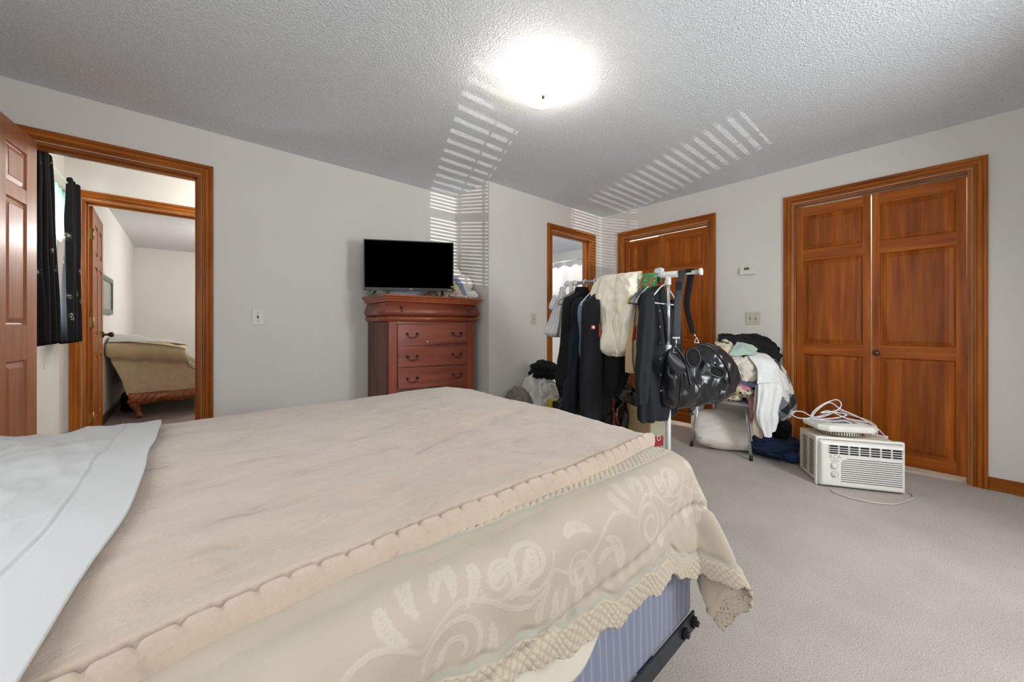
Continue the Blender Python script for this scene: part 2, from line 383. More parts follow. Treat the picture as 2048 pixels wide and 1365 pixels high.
def casing(name, ax, pos, nrm, a0, a1, top=DT, w=0.068, d=0.018, z0=0.0):
    """mitred moulding round a doorway: stepped profile swept up one side, over the head and down the other"""
    prof = [(0.004, 0.0), (0.004, d*0.55), (0.012, d*0.75), (0.020, d*0.62), (0.024, d*0.95), (0.040, d*1.02), (0.046, d*0.8), (0.050, d*1.15), (w-0.004, d*1.2), (w, d), (w, 0.0)]
    parts = []
    segs = [([(a0, z0), (a0, top)], [(-1, 0), (-1, 1)], oak[2]), ([(a0, top), (a1, top)], [(-1, 1), (1, 1)], oak[1-ax]), ([(a1, top), (a1, z0)], [(1, 1), (1, 0)], oak[2])]
    mb = MB()
    for k, (pts, offs, m) in enumerate(segs):
        rings = []
        for (a, z), (oa, oz) in zip(pts, offs):
            ring = []
            for o, dd in prof:
                u = a+oa*o; zz = z+oz*o; nn = pos+nrm*dd
                ring.append((nn, u, zz) if ax == 0 else (u, nn, zz))
            rings.append(ring)
        mb.rings(rings, 0 if k != 1 else 1, True, False, False)
    o = mb.build(name, [oak[2], oak[1-ax]]); return struct(o)
def jamb(name, ax, p0, p1, a0, a1, top=DT, t=0.018, stop=None):
    mb = MB()
    def bx(pa, pb, u0, u1, z0, z1, mi):
        if ax == 0: mb.box(pa, pb, u0, u1, z0, z1, mi)
        else: mb.box(u0, u1, pa, pb, z0, z1, mi)
    bx(p0, p1, a0-0.001, a0+t, 0, top, 0); bx(p0, p1, a1-t, a1+0.001, 0, top, 0); bx(p0, p1, a0+t, a1-t, top-t, top, 1)
    if stop:
        s0, s1 = stop
        bx(s0, s1, a0+t, a0+t+0.011, 0, top-t, 0); bx(s0, s1, a1-t-0.011, a1-t, 0, top-t, 0); bx(s0, s1, a0+t, a1-t, top-t-0.011, top-t, 1)
    return struct(mb.build(name, [oak[2], oak[1-ax]], bevel=0.001))
casing('trim_1', 1, 3.37, -1, -0.705, 0.07); jamb('trim_7', 1, 3.368, 3.492, -0.705, 0.07, stop=(3.41, 3.445))
casing('trim_2', 1, 4.65, -1, -0.655, 0.16); jamb('trim_8', 1, 4.648, 4.772, -0.655, 0.16, stop=(4.69, 4.72))
casing('trim_3', 1, 2.79, -1, 3.016, 3.734); jamb('trim_9', 1, 2.788, 2.912, 3.016, 3.734, stop=(2.835, 2.87))
casing('trim_4', 0, 3.95, -1, 1.506, 2.477); jamb('trim_10', 0, 3.948, 4.07, 1.506, 2.477)
casing('trim_5', 0, 3.95, -1, -0.157, 0.813); jamb('trim_11', 0, 3.948, 4.07, -0.157, 0.813)
def baseboard(name, x0, x1, y0, y1, m, h=0.085):
    return struct(MB().box(x0, x1, y0, y1, 0, h).build(name, m, bevel=0.004))
baseboard('baseboard_right', 3.937, 3.949, -1.0, -0.226, oak[1]); baseboard('baseboard_right', 3.937, 3.949, 0.882, 1.437, oak[1])
baseboard('baseboard_right', 3.937, 3.949, 2.546, 2.788, oak[1])
baseboard('baseboard_back', 0.14, 2.149, 3.357, 3.369, oak[0]); baseboard('baseboard_back', -0.949, -0.775, 3.357, 3.369, oak[0])
baseboard('baseboard_return', 2.137, 2.149, 2.79, 3.355, oak[1]); baseboard('baseboard_bathroom_side', 2.15, 2.946, 2.777, 2.789, oak[0])
dkb = plain('dark_baseboard', (70, 52, 42), 0.4)
baseboard('baseboard_second_room', -0.689, -0.675, 4.80, 9.19, dkb, 0.10); baseboard('baseboard_second_room', -0.67, 2.19, 9.185, 9.199, dkb, 0.10)

# ---- panelled doors
def leaf(name, O, ang, W, z0, z1, rails, stiles, mats, T=0.034, back=True, grain_cross=None):
    """frame-and-panel door: O = foot of its hinge edge, width along `ang`, front face on the right-hand side of that direction"""
    M = Matrix.Translation((O[0], O[1], 0)) @ Matrix.Rotation(ang, 4, 'Z')
    mb = MB()
    for a, b in stiles: mb.box(a, b, 0, T, z0, z1, 0, M)
    gaps = [(stiles[i][1], stiles[i+1][0]) for i in range(len(stiles)-1)]
    for a, b in rails:
        for g0, g1 in gaps: mb.box(g0, g1, 0.0006, T-0.0006, a, b, 1, M)
    for i in range(len(rails)-1):
        za, zb = rails[i][1], rails[i+1][0]
        for g0, g1 in gaps:
            for face in ((0, 1), (1, -1)) if back else ((0, 1),):
                y0 = 0 if face[0] == 0 else T; s = face[1]
                e = 0.007; q = 0.034
                ring = [(g0, za, 0.001), (g0+e, za+e, 0.009), (g0+e+0.004, za+e+0.004, 0.0105), (g0+q, za+q, 0.0045), (g0+q+0.002, za+q+0.002, 0.002)]
                rr = []
                for (u, z, d) in ring:
                    k = u-g0; m_ = z-za
                    rr.append([(g0+k, y0+s*d, za+m_), (g1-k, y0+s*d, za+m_), (g1-k, y0+s*d, zb-m_), (g0+k, y0+s*d, zb-m_)])
                mb.rings(rr, 2, False, False, False, M)
                last = rr[-1]; mb.add(last, [(0, 1, 2, 3)], 2, False, M)
    o = mb.build(name, mats); return struct(o)
brass = plain('aged_brass', (190, 160, 92), 0.35, 0.9, var=0.15, scale=60)
bronze = plain('dark_bronze', (86, 70, 50), 0.4, 0.85, var=0.25, scale=90)
# bedroom door, swung open against the left
a = math.radians(-90)-0.1096
door1 = leaf('door_1', (-0.675, 3.356), a, 0.735, 0.02, 2.112, [(0.02, 0.24), (0.89, 1.074), (1.727, 1.80), (2.0, 2.112)],
             [(0, 0.112), (0.322, 0.413), (0.623, 0.735)], [pad_z, pad_z, pad_z])
# door of the room beyond the hall, swung open away from us
a2 = math.atan2(5.56-4.775, -0.644+0.612)
door2 = leaf('door_2', (-0.612, 4.78), a2, 0.79, 0.02, 2.10, [(0.02, 0.25), (0.80, 0.98), (1.60, 1.70), (1.97, 2.10)],
             [(0, 0.12), (0.35, 0.44), (0.67, 0.79)], [oak[2], oak[1], oak[2]], T=0.035)
kn = MB(); Mk = Matrix.Translation((-0.637, 5.50, 0.98)) @ Matrix.Rotation(PI/2, 4, 'Y')
kn.lathe([(0.0, -0.001), (0.030, 0.0), (0.030, 0.006), (0.012, 0.012), (0.011, 0.035), (0.022, 0.045), (0.027, 0.062), (0.020, 0.075), (0.0, 0.078)], 20, 0, Mk)
k_ = kn.build('door_knob', bronze, door2)
for z in (0.28, 1.10, 1.86):
    hb = MB().box(-0.6555, -0.6155, 4.7755, 4.7795, z-0.045, z+0.045).cyl((-0.610, 4.776, z-0.045), (-0.610, 4.776, z+0.045), 0.006)
    hb.build('hinge', brass, door2)
RL = [(0.045, 0.135), (0.829, 0.920), (1.621, 1.715), (2.000, 2.082)]
def closet(y0, y1, n0, top=2.082, x=3.958):
    g = 0.006; mid = (y0+y1)/2; out = []
    for k, (a_, b_) in enumerate(((mid+g/2, y1-0.021), (y0+0.021, mid-g/2))):
        W = b_-a_
        r = [list(q) for q in RL]; r[-1][1] = top - (0.006 if k == 0 else 0)
        # width runs toward -Y so that the face looks into the room
        o = leaf('door_%d' % (n0+k), (x, b_), -PI/2, W, 0.045, top, r, [(0, 0.045), (W-0.045, W)], [clo_z, clo_y, clo_p], T=0.03)
        out.append(o)
    return out
d3, d4 = closet(1.506, 2.477, 3, 2.074); d5, d6 = closet(-0.157, 0.813, 5, 2.084)
kb = MB(); Mk = Matrix.Translation((3.957, 0.318-0.02, 0.865)) @ Matrix.Rotation(-PI/2, 4, 'Y')
kb.lathe([(0.0, 0.0), (0.012, 0.0), (0.010, 0.012), (0.019, 0.020), (0.021, 0.028), (0.014, 0.034), (0.0, 0.036)], 20, 0, Mk)
kb.build('door_knob', plain('dark_wood_knob', (74, 40, 24), 0.35), d6)
# header track above the closet doors
for y0, y1 in ((1.524, 2.459), (-0.139, 0.795)):
    struct(MB().box(4.0, 4.03, y0, y1, 2.092, 2.106).build('trim_6', plain('track_metal', (150, 140, 120), 0.4, 0.8)))

# ---- windows behind the camera and in the hall, with blinds
white_p = plain('white_vinyl', (232, 232, 228), 0.45, var=0.02)
glass = None
def glass_mat():
    m, nt, b = newmat('window_glass'); b.inputs['Base Color'].default_value = (0.9, 0.95, 0.95, 1)
    tr = N(nt, 'ShaderNodeBsdfTransparent'); gl = N(nt, 'ShaderNodeBsdfGlossy', Roughness=0.02); mx = N(nt, 'ShaderNodeMixShader'); mx.inputs[0].default_value = 0.06
    nt.links.new(tr.outputs[0], mx.inputs[1]); nt.links.new(gl.outputs[0], mx.inputs[2]); nt.links.new(mx.outputs[0], nt.nodes['Material Output'].inputs[0]); return m
glass = glass_mat()
def window(name, ax, p0, p1, a0, a1, z0, z1, mat=None, rail=True):
    mb = MB(); mat = mat or white_p; pm = (p0+p1)/2
    def bx(m_, pa, pb, u0, u1, za, zb):
        if ax == 0: m_.box(pa, pb, u0, u1, za, zb)
        else: m_.box(u0, u1, pa, pb, za, zb)
    f = 0.04
    bx(mb, pm-0.03, pm+0.03, a0, a0+f, z0, z1); bx(mb, pm-0.03, pm+0.03, a1-f, a1, z0, z1)
    bx(mb, pm-0.03, pm+0.03, a0+f, a1-f, z0, z0+f); bx(mb, pm-0.03, pm+0.03, a0+f, a1-f, z1-f, z1)
    if rail: zc = (z0+z1)/2; bx(mb, pm-0.02, pm+0.02, a0+f, a1-f, zc-0.02, zc+0.02)
    o = struct(mb.build(name, mat)); g = MB(); bx(g, pm-0.003, pm+0.003, a0+f, a1-f, z0+f, z1-f); g.build('window_pane', glass, o); return o
window('window_1', 1, -1.12, -1.0, -0.03, 0.45, 0.82, 1.83); window('window_2', 1, -1.12, -1.0, 1.88, 2.54, 0.82, 1.83)
window('added_window_3', 0, -1.07, -0.95, 0.05, 1.05, 0.95, 1.95)  # unseen window added on the left wall as a daylight source
dkw = plain('dark_window_frame', (92, 70, 56), 0.5)
window('window_4', 0, -0.87, -0.75, 3.62, 4.42, 1.05, 2.05, dkw)
slat_m = plain('blind_slat_white', (238, 238, 232), 0.5, var=0.02)
for a0, a1, lb in ((-0.02, 0.44, 'white slatted blind in the narrow window beside the bed'), (1.89, 2.53, 'white slatted blind in the wider window past the foot of the bed')):
    t = thing('window_blind', lb, 'blind', ((a0+a1)/2, -1.03, 1.80))
    MB().box(a0, a1, -1.05, -1.015, 1.79, 1.825).build('headrail', slat_m, t)
    mb = MB()
    z = 0.84
    while z < 1.785:
        if True:
            M = Matrix.Translation((0, -1.032, z)) @ Matrix.Rotation(math.radians(48), 4, 'X'); mb.box(a0, a1, -0.0125, 0.0125, -0.0006, 0.0006, 0, M)
        z += 0.0245
    mb.build('slats', slat_m, t)
    for q in (0.12, 0.62, 0.9): MB().box(a0+(a1-a0)*q-0.008, a0+(a1-a0)*q+0.008, -1.019, -1.0175, 0.84, 1.79).build('ladder_tape', slat_m, t)

# ---- wall plates, thermostat
ivory = plain('ivory_plastic', (206, 200, 180), 0.4, var=0.03); whitepl = plain('white_plastic', (226, 224, 216), 0.4, var=0.03)
def plate(name, ax, pos, nrm, a, z, wd, ht, label, mat, toggles=1, slot=False):
    t = thing(name, label, 'light switch' if not slot else 'wall outlet', (pos, a, z) if ax == 0 else (a, pos, z))
    def bx(mb, d0, d1, u0, u1, za, zb):
        if ax == 0: return mb.box(pos+nrm*d0, pos+nrm*d1, u0, u1, za, zb)
        return mb.box(u0, u1, pos+nrm*d0, pos+nrm*d1, za, zb)
    bx(MB(), 0.0, 0.006, a-wd/2, a+wd/2, z-ht/2, z+ht/2).build('cover_plate', mat, t, bevel=0.003)
    dk = plain('switch_slot_brown', (96, 84, 64), 0.5)
    for k in range(toggles):
        c = a + (k-(toggles-1)/2)*0.046
        bx(MB(), 0.006, 0.0068, c-0.005, c+0.005, z-0.012, z+0.012).build('slot', dk, t)
        if not slot: bx(MB(), 0.006, 0.016, c-0.0035, c+0.0035, z+0.001, z+0.010).build('toggle', mat, t)
        else: (MB().cyl((c, pos, z), (c, pos+nrm*0.016, z), 0.005) if ax == 1 else MB()).build('socket', bronze, t)
        for s in (-1, 1): bx(MB(), 0.006, 0.0072, c-0.003, c+0.003, z+s*0.030-0.003, z+s*0.030+0.003).build('screw', dk, t)
    return t
def on_back(px, py, Y):   # photo pixel -> x, z on a wall facing us at y = Y
    u = (px-CX)/FPX; d = Y/(FW.y+u*RT.y); return d*(FW.x+u*RT.x), CAM_Z+d*(HY-py)/FPX
def on_right(px, py, X):
    u = (px-CX)/FPX; d = X/(FW.x+u*RT.x); return d*(FW.y+u*RT.y), CAM_Z+d*(HY-py)/FPX
x, z = on_back(515.5, 634.5, 3.37)
plate('wall_jack', 1, 3.369, -1, x, z, 0.075, 0.118, 'white cable wall plate to the right of the open doorway', whitepl, 1, True)
x, z = on_back(1067, 638, 2.79)
plate('light_switch', 1, 2.789, -1, x, z, 0.072, 0.116, 'single ivory light switch left of the bathroom doorway', ivory)
y, z = on_right(1506, 637, 3.95)
plate('light_switch', 0, 3.949, -1, y, z, 0.118, 0.118, 'double ivory light switch below the thermostat', ivory, 2)
y, z = on_right(1496.5, 541, 3.95)
t = thing('thermostat', 'white rectangular thermostat with small grey display between the closets', 'thermostat', (3.949, y, z))
MB().box(3.922, 3.949, y-0.062, y+0.062, z-0.041, z+0.041).build('body', whitepl, t, bevel=0.006, seg=3)
MB().box(3.9212, 3.923, y-0.016, y+0.028, z+0.000, z+0.025).build('display', plain('lcd_grey', (122, 122, 100), 0.25), t)
mb = MB()
for k in range(2): mb.box(3.9212, 3.923, y-0.034, y-0.026, z+0.002+k*0.013, z+0.010+k*0.013)
mb.build('button', ivory, t)
mb = MB()                                                    # segmented digits in the display
for c in (0.019, 0.007, -0.006):
    for (u0, u1, z0, z1) in ((-0.004, 0.004, 0.020, 0.0212), (-0.004, 0.004, 0.012, 0.0132), (-0.004, 0.004, 0.0045, 0.0057), (-0.0045, -0.0035, 0.005, 0.021), (0.0035, 0.0045, 0.005, 0.021)):
        mb.box(3.9206, 3.9215, y+c+u0, y+c+u1, z+z0, z+z1)
mb.build('digits', plain('lcd_digit_dark', (62, 62, 50), 0.3), t)

# ---- ceiling light: slumped square of frosted glass under two bulbs
t = thing('ceiling_light', 'square frosted glass ceiling light, switched on', 'ceiling light', (1.47, 1.42, H))
MB().lathe([(0.0, 0.0), (0.085, 0.0), (0.085, -0.018), (0.075, -0.024), (0.0, -0.024)], 32, 0, Matrix.Translation((1.47, 1.42, H))).build('ceiling_pan', white_p, t)
def shade_mat():
    m, nt, b = newmat('frosted_glass_shade'); b.inputs['Base Color'].default_value = (0.95, 0.88, 0.76, 1); b.inputs['Roughness'].default_value = 0.4
    tl = N(nt, 'ShaderNodeBsdfTranslucent', Color=(0.98, 0.90, 0.78, 1)); mx = N(nt, 'ShaderNodeMixShader'); mx.inputs[0].default_value = 0.55
    nt.links.new(b.outputs[0], mx.inputs[1]); nt.links.new(tl.outputs[0], mx.inputs[2])
    b.inputs['Emission Color'].default_value = (1.0, 0.86, 0.68, 1); b.inputs['Emission Strength'].default_value = 0.9
    nt.links.new(mx.outputs[0], nt.nodes['Material Output'].inputs[0]); return m
def shade(u, v):
    x, y = (u-0.5)*2, (v-0.5)*2
    return (1.47+x*0.15, 1.42+y*0.15, 2.336 + 0.024*(x*x+y*y))
MB().grid(shade, 24, 24).build('glass_shade', shade_mat(), t, solid=0.004, off=0)
MB().lathe([(0.0, -0.012), (0.006, -0.010), (0.009, -0.003), (0.007, 0.004), (0.003, 0.010), (0.003, 0.085)], 16, 0, Matrix.Translation((1.47, 1.42, 2.330))).build('finial', bronze, t)
bulb_m, nt_, b_ = newmat('lit_bulb'); b_.inputs['Emission Color'].default_value = (1.0, 0.93, 0.84, 1); b_.inputs['Emission Strength'].default_value = 30
for s in (-1, 1):
    MB().sphere((1.47+s*0.075, 1.42, 2.388), (0.026, 0.024, 0.024), 0, 8).build('bulb', bulb_m, t)
    MB().cyl((1.47+s*0.02, 1.42, 2.395), (1.47+s*0.055, 1.42, 2.39), 0.013).build('bulb_socket', white_p, t)
    point('ceiling_bulb_light', (1.47+s*0.075, 1.42, 2.388), 13, 0.027, (1.0, 0.94, 0.86)).visible_glossy = True
# ================================================================== the bed
BX1, BY0, BY1 = 1.165, 0.492, 1.86           # foot, near side, far side of the box spring
spring_m = plain('box_spring_ticking', (136, 140, 160), 0.75, var=0.03)
def ticking():
    m, nt, b = newmat('box_spring_ticking'); tc = N(nt, 'ShaderNodeTexCoord')
    mp = N(nt, 'ShaderNodeMapping'); mp.inputs['Scale'].default_value = (9, 9, 2); nt.links.new(tc.outputs['Object'], mp.inputs[0])
    wv = N(nt, 'ShaderNodeTexWave', Scale=1.2, Distortion=9.0, Detail=3.0); wv.inputs['Detail Scale'].default_value = 0.7; nt.links.new(mp.outputs[0], wv.inputs['Vector'])
    nt.links.new(ramp(nt, wv.outputs[0], [(0.0, lin((128, 132, 154))), (0.93, lin((134, 138, 158))), (0.99, lin((156, 160, 176)))]), b.inputs['Base Color'])
    b.inputs['Roughness'].default_value = 0.7; return m
steel = plain('dark_grey_bed_steel', (62, 68, 74), 0.45, 0.6, var=0.1, scale=20)
blackp = plain('black_plastic', (22, 22, 24), 0.45, var=0.1)
t = thing('metal_bedstead', 'dark grey steel bed frame carrying the blue-grey box spring', 'bed frame', (0.2, 1.17, 0))
for y, s in ((BY0-0.004, 1), (BY1+0.004, -1)):
    MB().box(-0.80, BX1+0.0, y-0.003, y+0.003, 0.148, 0.202).box(-0.80, BX1, y, y+s*0.03, 0.148, 0.153).build('side_rail', steel, t)
for x in (-0.6, 0.35, 0.95): MB().box(x, x+0.03, BY0, BY1, 0.142, 0.148).build('cross_bar', steel, t)
for x in (-0.55, 0.98):
    for y in (BY0+0.06, BY1-0.06): MB().cyl((x, y, 0.0), (x, y, 0.15), 0.016).cyl((x, y, 0.0), (x, y, 0.02), 0.028).build('leg', blackp, t)
for x in (BX1-0.012, BX1-0.075):
    M = MB(); M.box(x-0.012, x+0.012, BY0-0.016, BY0-0.007, 0.163, 0.188); M.cyl((x, BY0-0.024, 0.176), (x, BY0-0.01, 0.176), 0.009); M.build('rail_clamp', blackp, t, bevel=0.002)
o = MB().box(-0.80, BX1, BY0, BY1, 0.190, 0.462).build('box_spring', ticking(), bevel=0.02, seg=3)
tag(o, 'blue-grey box spring showing at the near corner below the comforter', 'box spring')
creamy = cloth('cream_cotton', (222, 214, 198), 0.03)
# mattress in a loose cream sheet, bulging over the box spring
def matt_ring(z, k, wob=0.0):
    pts = []; n = 30; x0, x1, y0, y1 = -0.80-k, BX1-0.045+k, BY0+0.02-k, BY1-0.02+k; r = 0.09
    for cx, cy, a0 in ((x1-r, y1-r, 0), (x0+r, y1-r, 90), (x0+r, y0+r, 180), (x1-r, y0+r, 270)):
        for i in range(n):
            a = math.radians(a0+90*i/(n-1)); pts.append((cx+r*math.cos(a), cy+r*math.sin(a)))
    full = []
    for i in range(len(pts)):
        a_, b_ = Vector(pts[i]), Vector(pts[(i+1) % len(pts)]); m_ = max(1, int((b_-a_).length/0.03))
        for q in range(m_): full.append(a_+(b_-a_)*q/m_)
    return [(p.x, p.y, z + wob*(0.5+0.5*math.sin(p.x*5.5+0.6))*(1 if p.y < 0.8 else 0)) for p in full]
mb = MB(); mb.rings([matt_ring(0.464, -0.03), matt_ring(0.468, 0.0), matt_ring(0.50, 0.010), matt_ring(0.60, 0.008), matt_ring(0.655, -0.03), matt_ring(0.668, -0.10)], 0, True)
tag(mb.build('mattress', creamy), 'mattress in a cream sheet between box spring and comforter', 'mattress')

FX, NY, FY = BX1-0.075, BY0+0.045, BY1-0.05   # where the covers start to round over
TOPZ = 0.700
def cover(s, tt, lift=0.0, R=0.075):
    """cloth coordinates (s along the bed, tt across it) draped over the mattress; returns point and outward normal"""
    dx = max(0, s-FX); dn = max(0, NY-tt); df = max(0, tt-FY)
    dy = dn if dn > 0 else -df
    bx, by = min(s, FX), min(max(tt, NY), FY)
    d = math.hypot(dx, dy)
    crown = 0.030*(1-((by-1.17)/0.66)**2)*(0.6+0.4*smooth(FX+0.1, FX-0.5, bx)) - 0.012
    crown += 0.018*math.exp(-((bx-0.95)**2/0.06+(by-1.62)**2/0.05))
    if d < 1e-6: return Vector((bx, by, TOPZ+crown+lift)), Vector((0, 0, 1))
    ux, uy = dx/d, -dy/d
    th = math.degrees(math.atan2(dx, abs(dy)))
    fl = 0.07 + (0.34*math.exp(-((th-27)/15)**2) if dn > 0 else 0) + (0.10 if dx > 0 and th > 60 else 0)
    q = d/R; lim = PI/2 - math.atan(fl)
    if q < lim: r, h = R*math.sin(q), R*(1-math.cos(q)); nr, nz = math.sin(q), math.cos(q)
    else:
        e = d-R*lim; c = 1/math.hypot(1, fl)
        r = R*math.sin(lim)+e*fl*c; h = R*(1-math.cos(lim))+e*c; nr, nz = c, fl*c
    n = Vector((ux*nr, uy*nr, nz))
    return Vector((bx+ux*r, by+uy*r, TOPZ+crown*max(0, 1-d*6)-h)) + n*lift, n

# ---- jacquard comforter: bands along the hem, acanthus scrolls woven in a lighter thread
HEM_X = [-0.35, 0.0, 0.20, 0.38, 0.47, 0.60, 0.72, 0.90, 1.10, 1.60]
HEM_L = [0.21, 0.21, 0.22, 0.248, 0.268, 0.292, 0.300, 0.305, 0.380, 0.44]
def hem(s): return interp(HEM_X, HEM_L, s) + 0.006*math.sin(s*38) + 0.004*math.sin(s*83+1)
rnd = random.Random(5)
strokes = []                                    # polylines (x, y, half width) in cloth space
def stroke(pts, w0, w1):
    for k in range(len(pts)-1):
        t_ = k/(len(pts)-1); strokes.append((pts[k], pts[k+1], w0+(w1-w0)*math.sin(PI*min(1, t_*1.05))))
def leaf_s(x, y, a, L, curl, w):
    pts = []; px, py = x, y
    for k in range(9):
        pts.append((px, py)); a += curl/8; px += L/8*math.cos(a); py += L/8*math.sin(a)
    stroke(pts, w*0.3, w); return pts
def scroll(x, y, a, size, turn):
    """a spiralling stem with lobed leaves"""
    pts = []; px, py, aa = x, y, a; n = 38
    for k in range(n):
        pts.append((px, py)); st = size*0.105*(1-0.72*k/n); aa += turn*(0.07+0.27*(k/n)**1.3); px += st*math.cos(aa); py += st*math.sin(aa)
        if k % 3 == 1 and k < 27:
            for sgn in (-turn, turn*0.6 if k < 10 else -turn):
                leaf_s(px, py, aa+sgn*0.75, size*(0.34-0.008*k), -sgn*1.7, size*0.030)
    stroke(pts, size*0.02, size*0.034)
def acanthus(x, y, a, L, curl, n=9):
    px, py = x, y; mid = []
    for k in range(n+1):
        mid.append((px, py)); a += curl/n; px += L/n*math.cos(a); py += L/n*math.sin(a)
        for sgn in (-1, 1):
            leaf_s(px, py, a+sgn*1.0, L*0.36*math.sin(PI*(k+1.2)/(n+2.2)), -sgn*0.9+curl*0.2, L*0.042)
    stroke(mid, L*0.02, L*0.03)
def volute(x, y, a, r, turn):
    pts = []; n = 40; px, py = x, y
    for k in range(n+1):
        pts.append((px, py)); rk = r*(1-0.80*k/n); st = rk*0.26; a += turn*0.26; px += st*math.cos(a); py += st*math.sin(a)
    stroke(pts, r*0.06, r*0.11)
for k in range(7):
    x0 = -0.30+k*0.27; m_ = 1 if k % 2 == 0 else -1; y0 = -0.165
    volute(x0, y0-0.03*m_, PI/2*m_, 0.055, -1); volute(x0+0.11, y0+0.035*m_, -PI/2*m_, 0.038, 1)
    for q in range(5):
        aa = PI/2*m_+(q-2)*0.62
        acanthus(x0+0.03+0.045*math.cos(aa), y0+0.01*m_+0.035*math.sin(aa), aa, 0.060+0.012*(q % 2), 1.1*(1 if q < 2 else -1))
    acanthus(x0+0.12, y0-0.02*m_, -PI/2*m_+0.5, 0.075, -1.2*m_); acanthus(x0+0.15, y0+0.0*m_, -0.2, 0.085, 1.3*m_); acanthus(x0+0.19, y0+0.04*m_, 2.6, 0.055, 1.0)
    stroke([(x0+0.27*q/12, y0+0.035*math.sin(2*PI*q/12)*m_) for q in range(13)], 0.003, 0.005)
cell = {}
for i_, (a_, b_, w_) in enumerate(strokes):
    for cxx in range(int(math.floor((min(a_[0], b_[0])-w_)/0.02)), int(math.floor((max(a_[0], b_[0])+w_)/0.02))+1):
        for cyy in range(int(math.floor((min(a_[1], b_[1])-w_)/0.02)), int(math.floor((max(a_[1], b_[1])+w_)/0.02))+1):
            cell.setdefault((cxx, cyy), []).append(i_)
def weave(x, y):
    v_ = 0.0
    for i_ in cell.get((int(math.floor(x/0.02)), int(math.floor(y/0.02))), ()):
        a_, b_, w_ = strokes[i_]; dx, dy = b_[0]-a_[0], b_[1]-a_[1]; L2 = dx*dx+dy*dy+1e-9
        t_ = max(0, min(1, ((x-a_[0])*dx+(y-a_[1])*dy)/L2)); d = math.hypot(x-a_[0]-t_*dx, y-a_[1]-t_*dy)
        v_ = max(v_, (1-smooth(w_*0.75, w_*1.05, d))*(0.55+0.45*smooth(w_*0.25, w_*0.6, d)))
    return v_
def comforter_mat():
    m, nt, b = newmat('jacquard_comforter')
    at = N(nt, 'ShaderNodeAttribute', attribute_name='weave'); sp = N(nt, 'ShaderNodeSeparateColor'); nt.links.new(at.outputs['Color'], sp.inputs[0])
    at2 = N(nt, 'ShaderNodeAttribute', attribute_name='band'); sp2 = N(nt, 'ShaderNodeSeparateColor'); nt.links.new(at2.outputs['Color'], sp2.inputs[0])
    base = mix(nt, sp.outputs[0], lin((180, 167, 149)), lin((192, 181, 163)))      # ground / scrolls
    base = mix(nt, sp.outputs[1], base, lin((168, 164, 149)))                       # sage stripes
    base = mix(nt, sp2.outputs[0], base, lin((194, 181, 161)))                       # lattice band ground
    base = mix(nt, sp2.outputs[1], base, lin((178, 165, 145)))                       # lattice threads
    nt.links.new(base, b.inputs['Base Color']); b.inputs['Roughness'].default_value = 0.85; b.inputs['Sheen Weight'].default_value = 0.15
    tc = N(nt, 'ShaderNodeTexCoord'); n2 = N(nt, 'ShaderNodeTexNoise', Scale=420.0, Detail=2.0); nt.links.new(tc.outputs['Object'], n2.inputs['Vector'])
    bp = N(nt, 'ShaderNodeBump', Strength=0.3, Distance=0.001); nt.links.new(n2.outputs[0], bp.inputs['Height']); nt.links.new(bp.outputs[0], b.inputs['Normal'])
    return m
S0, S1, NS, NT = -0.30, FX+0.40, 560, 300
vs, wv, bd = [], [], []
for j in range(NT+1):
    v_ = (j/NT)**1.0
    for i in range(NS+1):
        s = S0+(S1-S0)*i/NS
        L = hem(s)
        # dense near the visible side, sparse over the hidden top
        if v_ < 0.72: tt = NY-L+(L+0.06)*(v_/0.72)
        else: tt = NY+0.06+(FY+0.30-NY-0.06)*((v_-0.72)/0.28)
        e = tt-(NY-L)                                    # distance from the near hem
        p, n = cover(s, tt)
        drop = max(0, NY-tt)
        h = 0.010*smooth(0.02, 0.25, drop)*(0.5+math.sin(s*9.5+1.1+3*fbm((s, tt, 0), 2, 2))) + 0.006*fbm((s, tt, 0), 3, 7, 2)
        sq = 0.235 + 0.02*math.sin(s*4.0)                # quilting seam
        h -= 0.008*math.exp(-((drop-sq+0.03)/0.010)**2) + 0.0015*math.sin(s*150)*math.exp(-((drop-sq+0.03)/0.02)**2)
        h -= 0.006*math.exp(-((e-0.062)/0.008)**2)*(0.6+0.4*math.sin(s*60))
        pf = 0.005*math.exp(-((s-0.30-drop*0.5)/0.03)**2)*smooth(0.0, 0.1, drop) + 0.005*math.exp(-((s-0.62+drop*0.3)/0.035)**2)*smooth(0.0, 0.1, drop)
        p = p + n*(h-pf)
        lat = lambda q: (1.0 if abs(((s*1.0+q)/0.019) % 1-0.5) > 0.38 or abs(((s*1.0-q)/0.019) % 1-0.5) > 0.38 else 0.0)
        b1 = smooth(0.0, 0.004, e)*smooth(0.050, 0.047, e)
        if e < 0.004: b1 = 1.0
        q2 = NY-tt+0.042+0.075*max(0, 0.95-s)
        b2 = smooth(0.0, 0.003, q2)*smooth(0.046, 0.043, q2)
        stripe = max(smooth(0.050, 0.052, e)*smooth(0.062, 0.058, e), smooth(-0.016, -0.013, q2)*smooth(0.0, -0.003, q2), smooth(0.046, 0.048, q2)*smooth(0.058, 0.055, q2))
        in_field = smooth(0.062, 0.07, e)*smooth(0.058, 0.066, NY-tt+0.042)
        g = weave(s, -drop-0.05)*in_field
        band = max(b1, b2)
        lt = band*(lat(e) if b1 > b2 else lat(q2))
        if band > 0.5: p = p + n*(0.0022*(1-lt))
        if e < 0.003: p = p + Vector((0.0015*math.sin(s*900), 0, -0.005*abs(fbm((s, 0, 0), 3, 120, 2))))
        p = p + n*0.0006*g
        vs.append(p); wv.append((g, stripe, 0, 1)); bd.append((band, lt, 0, 1))
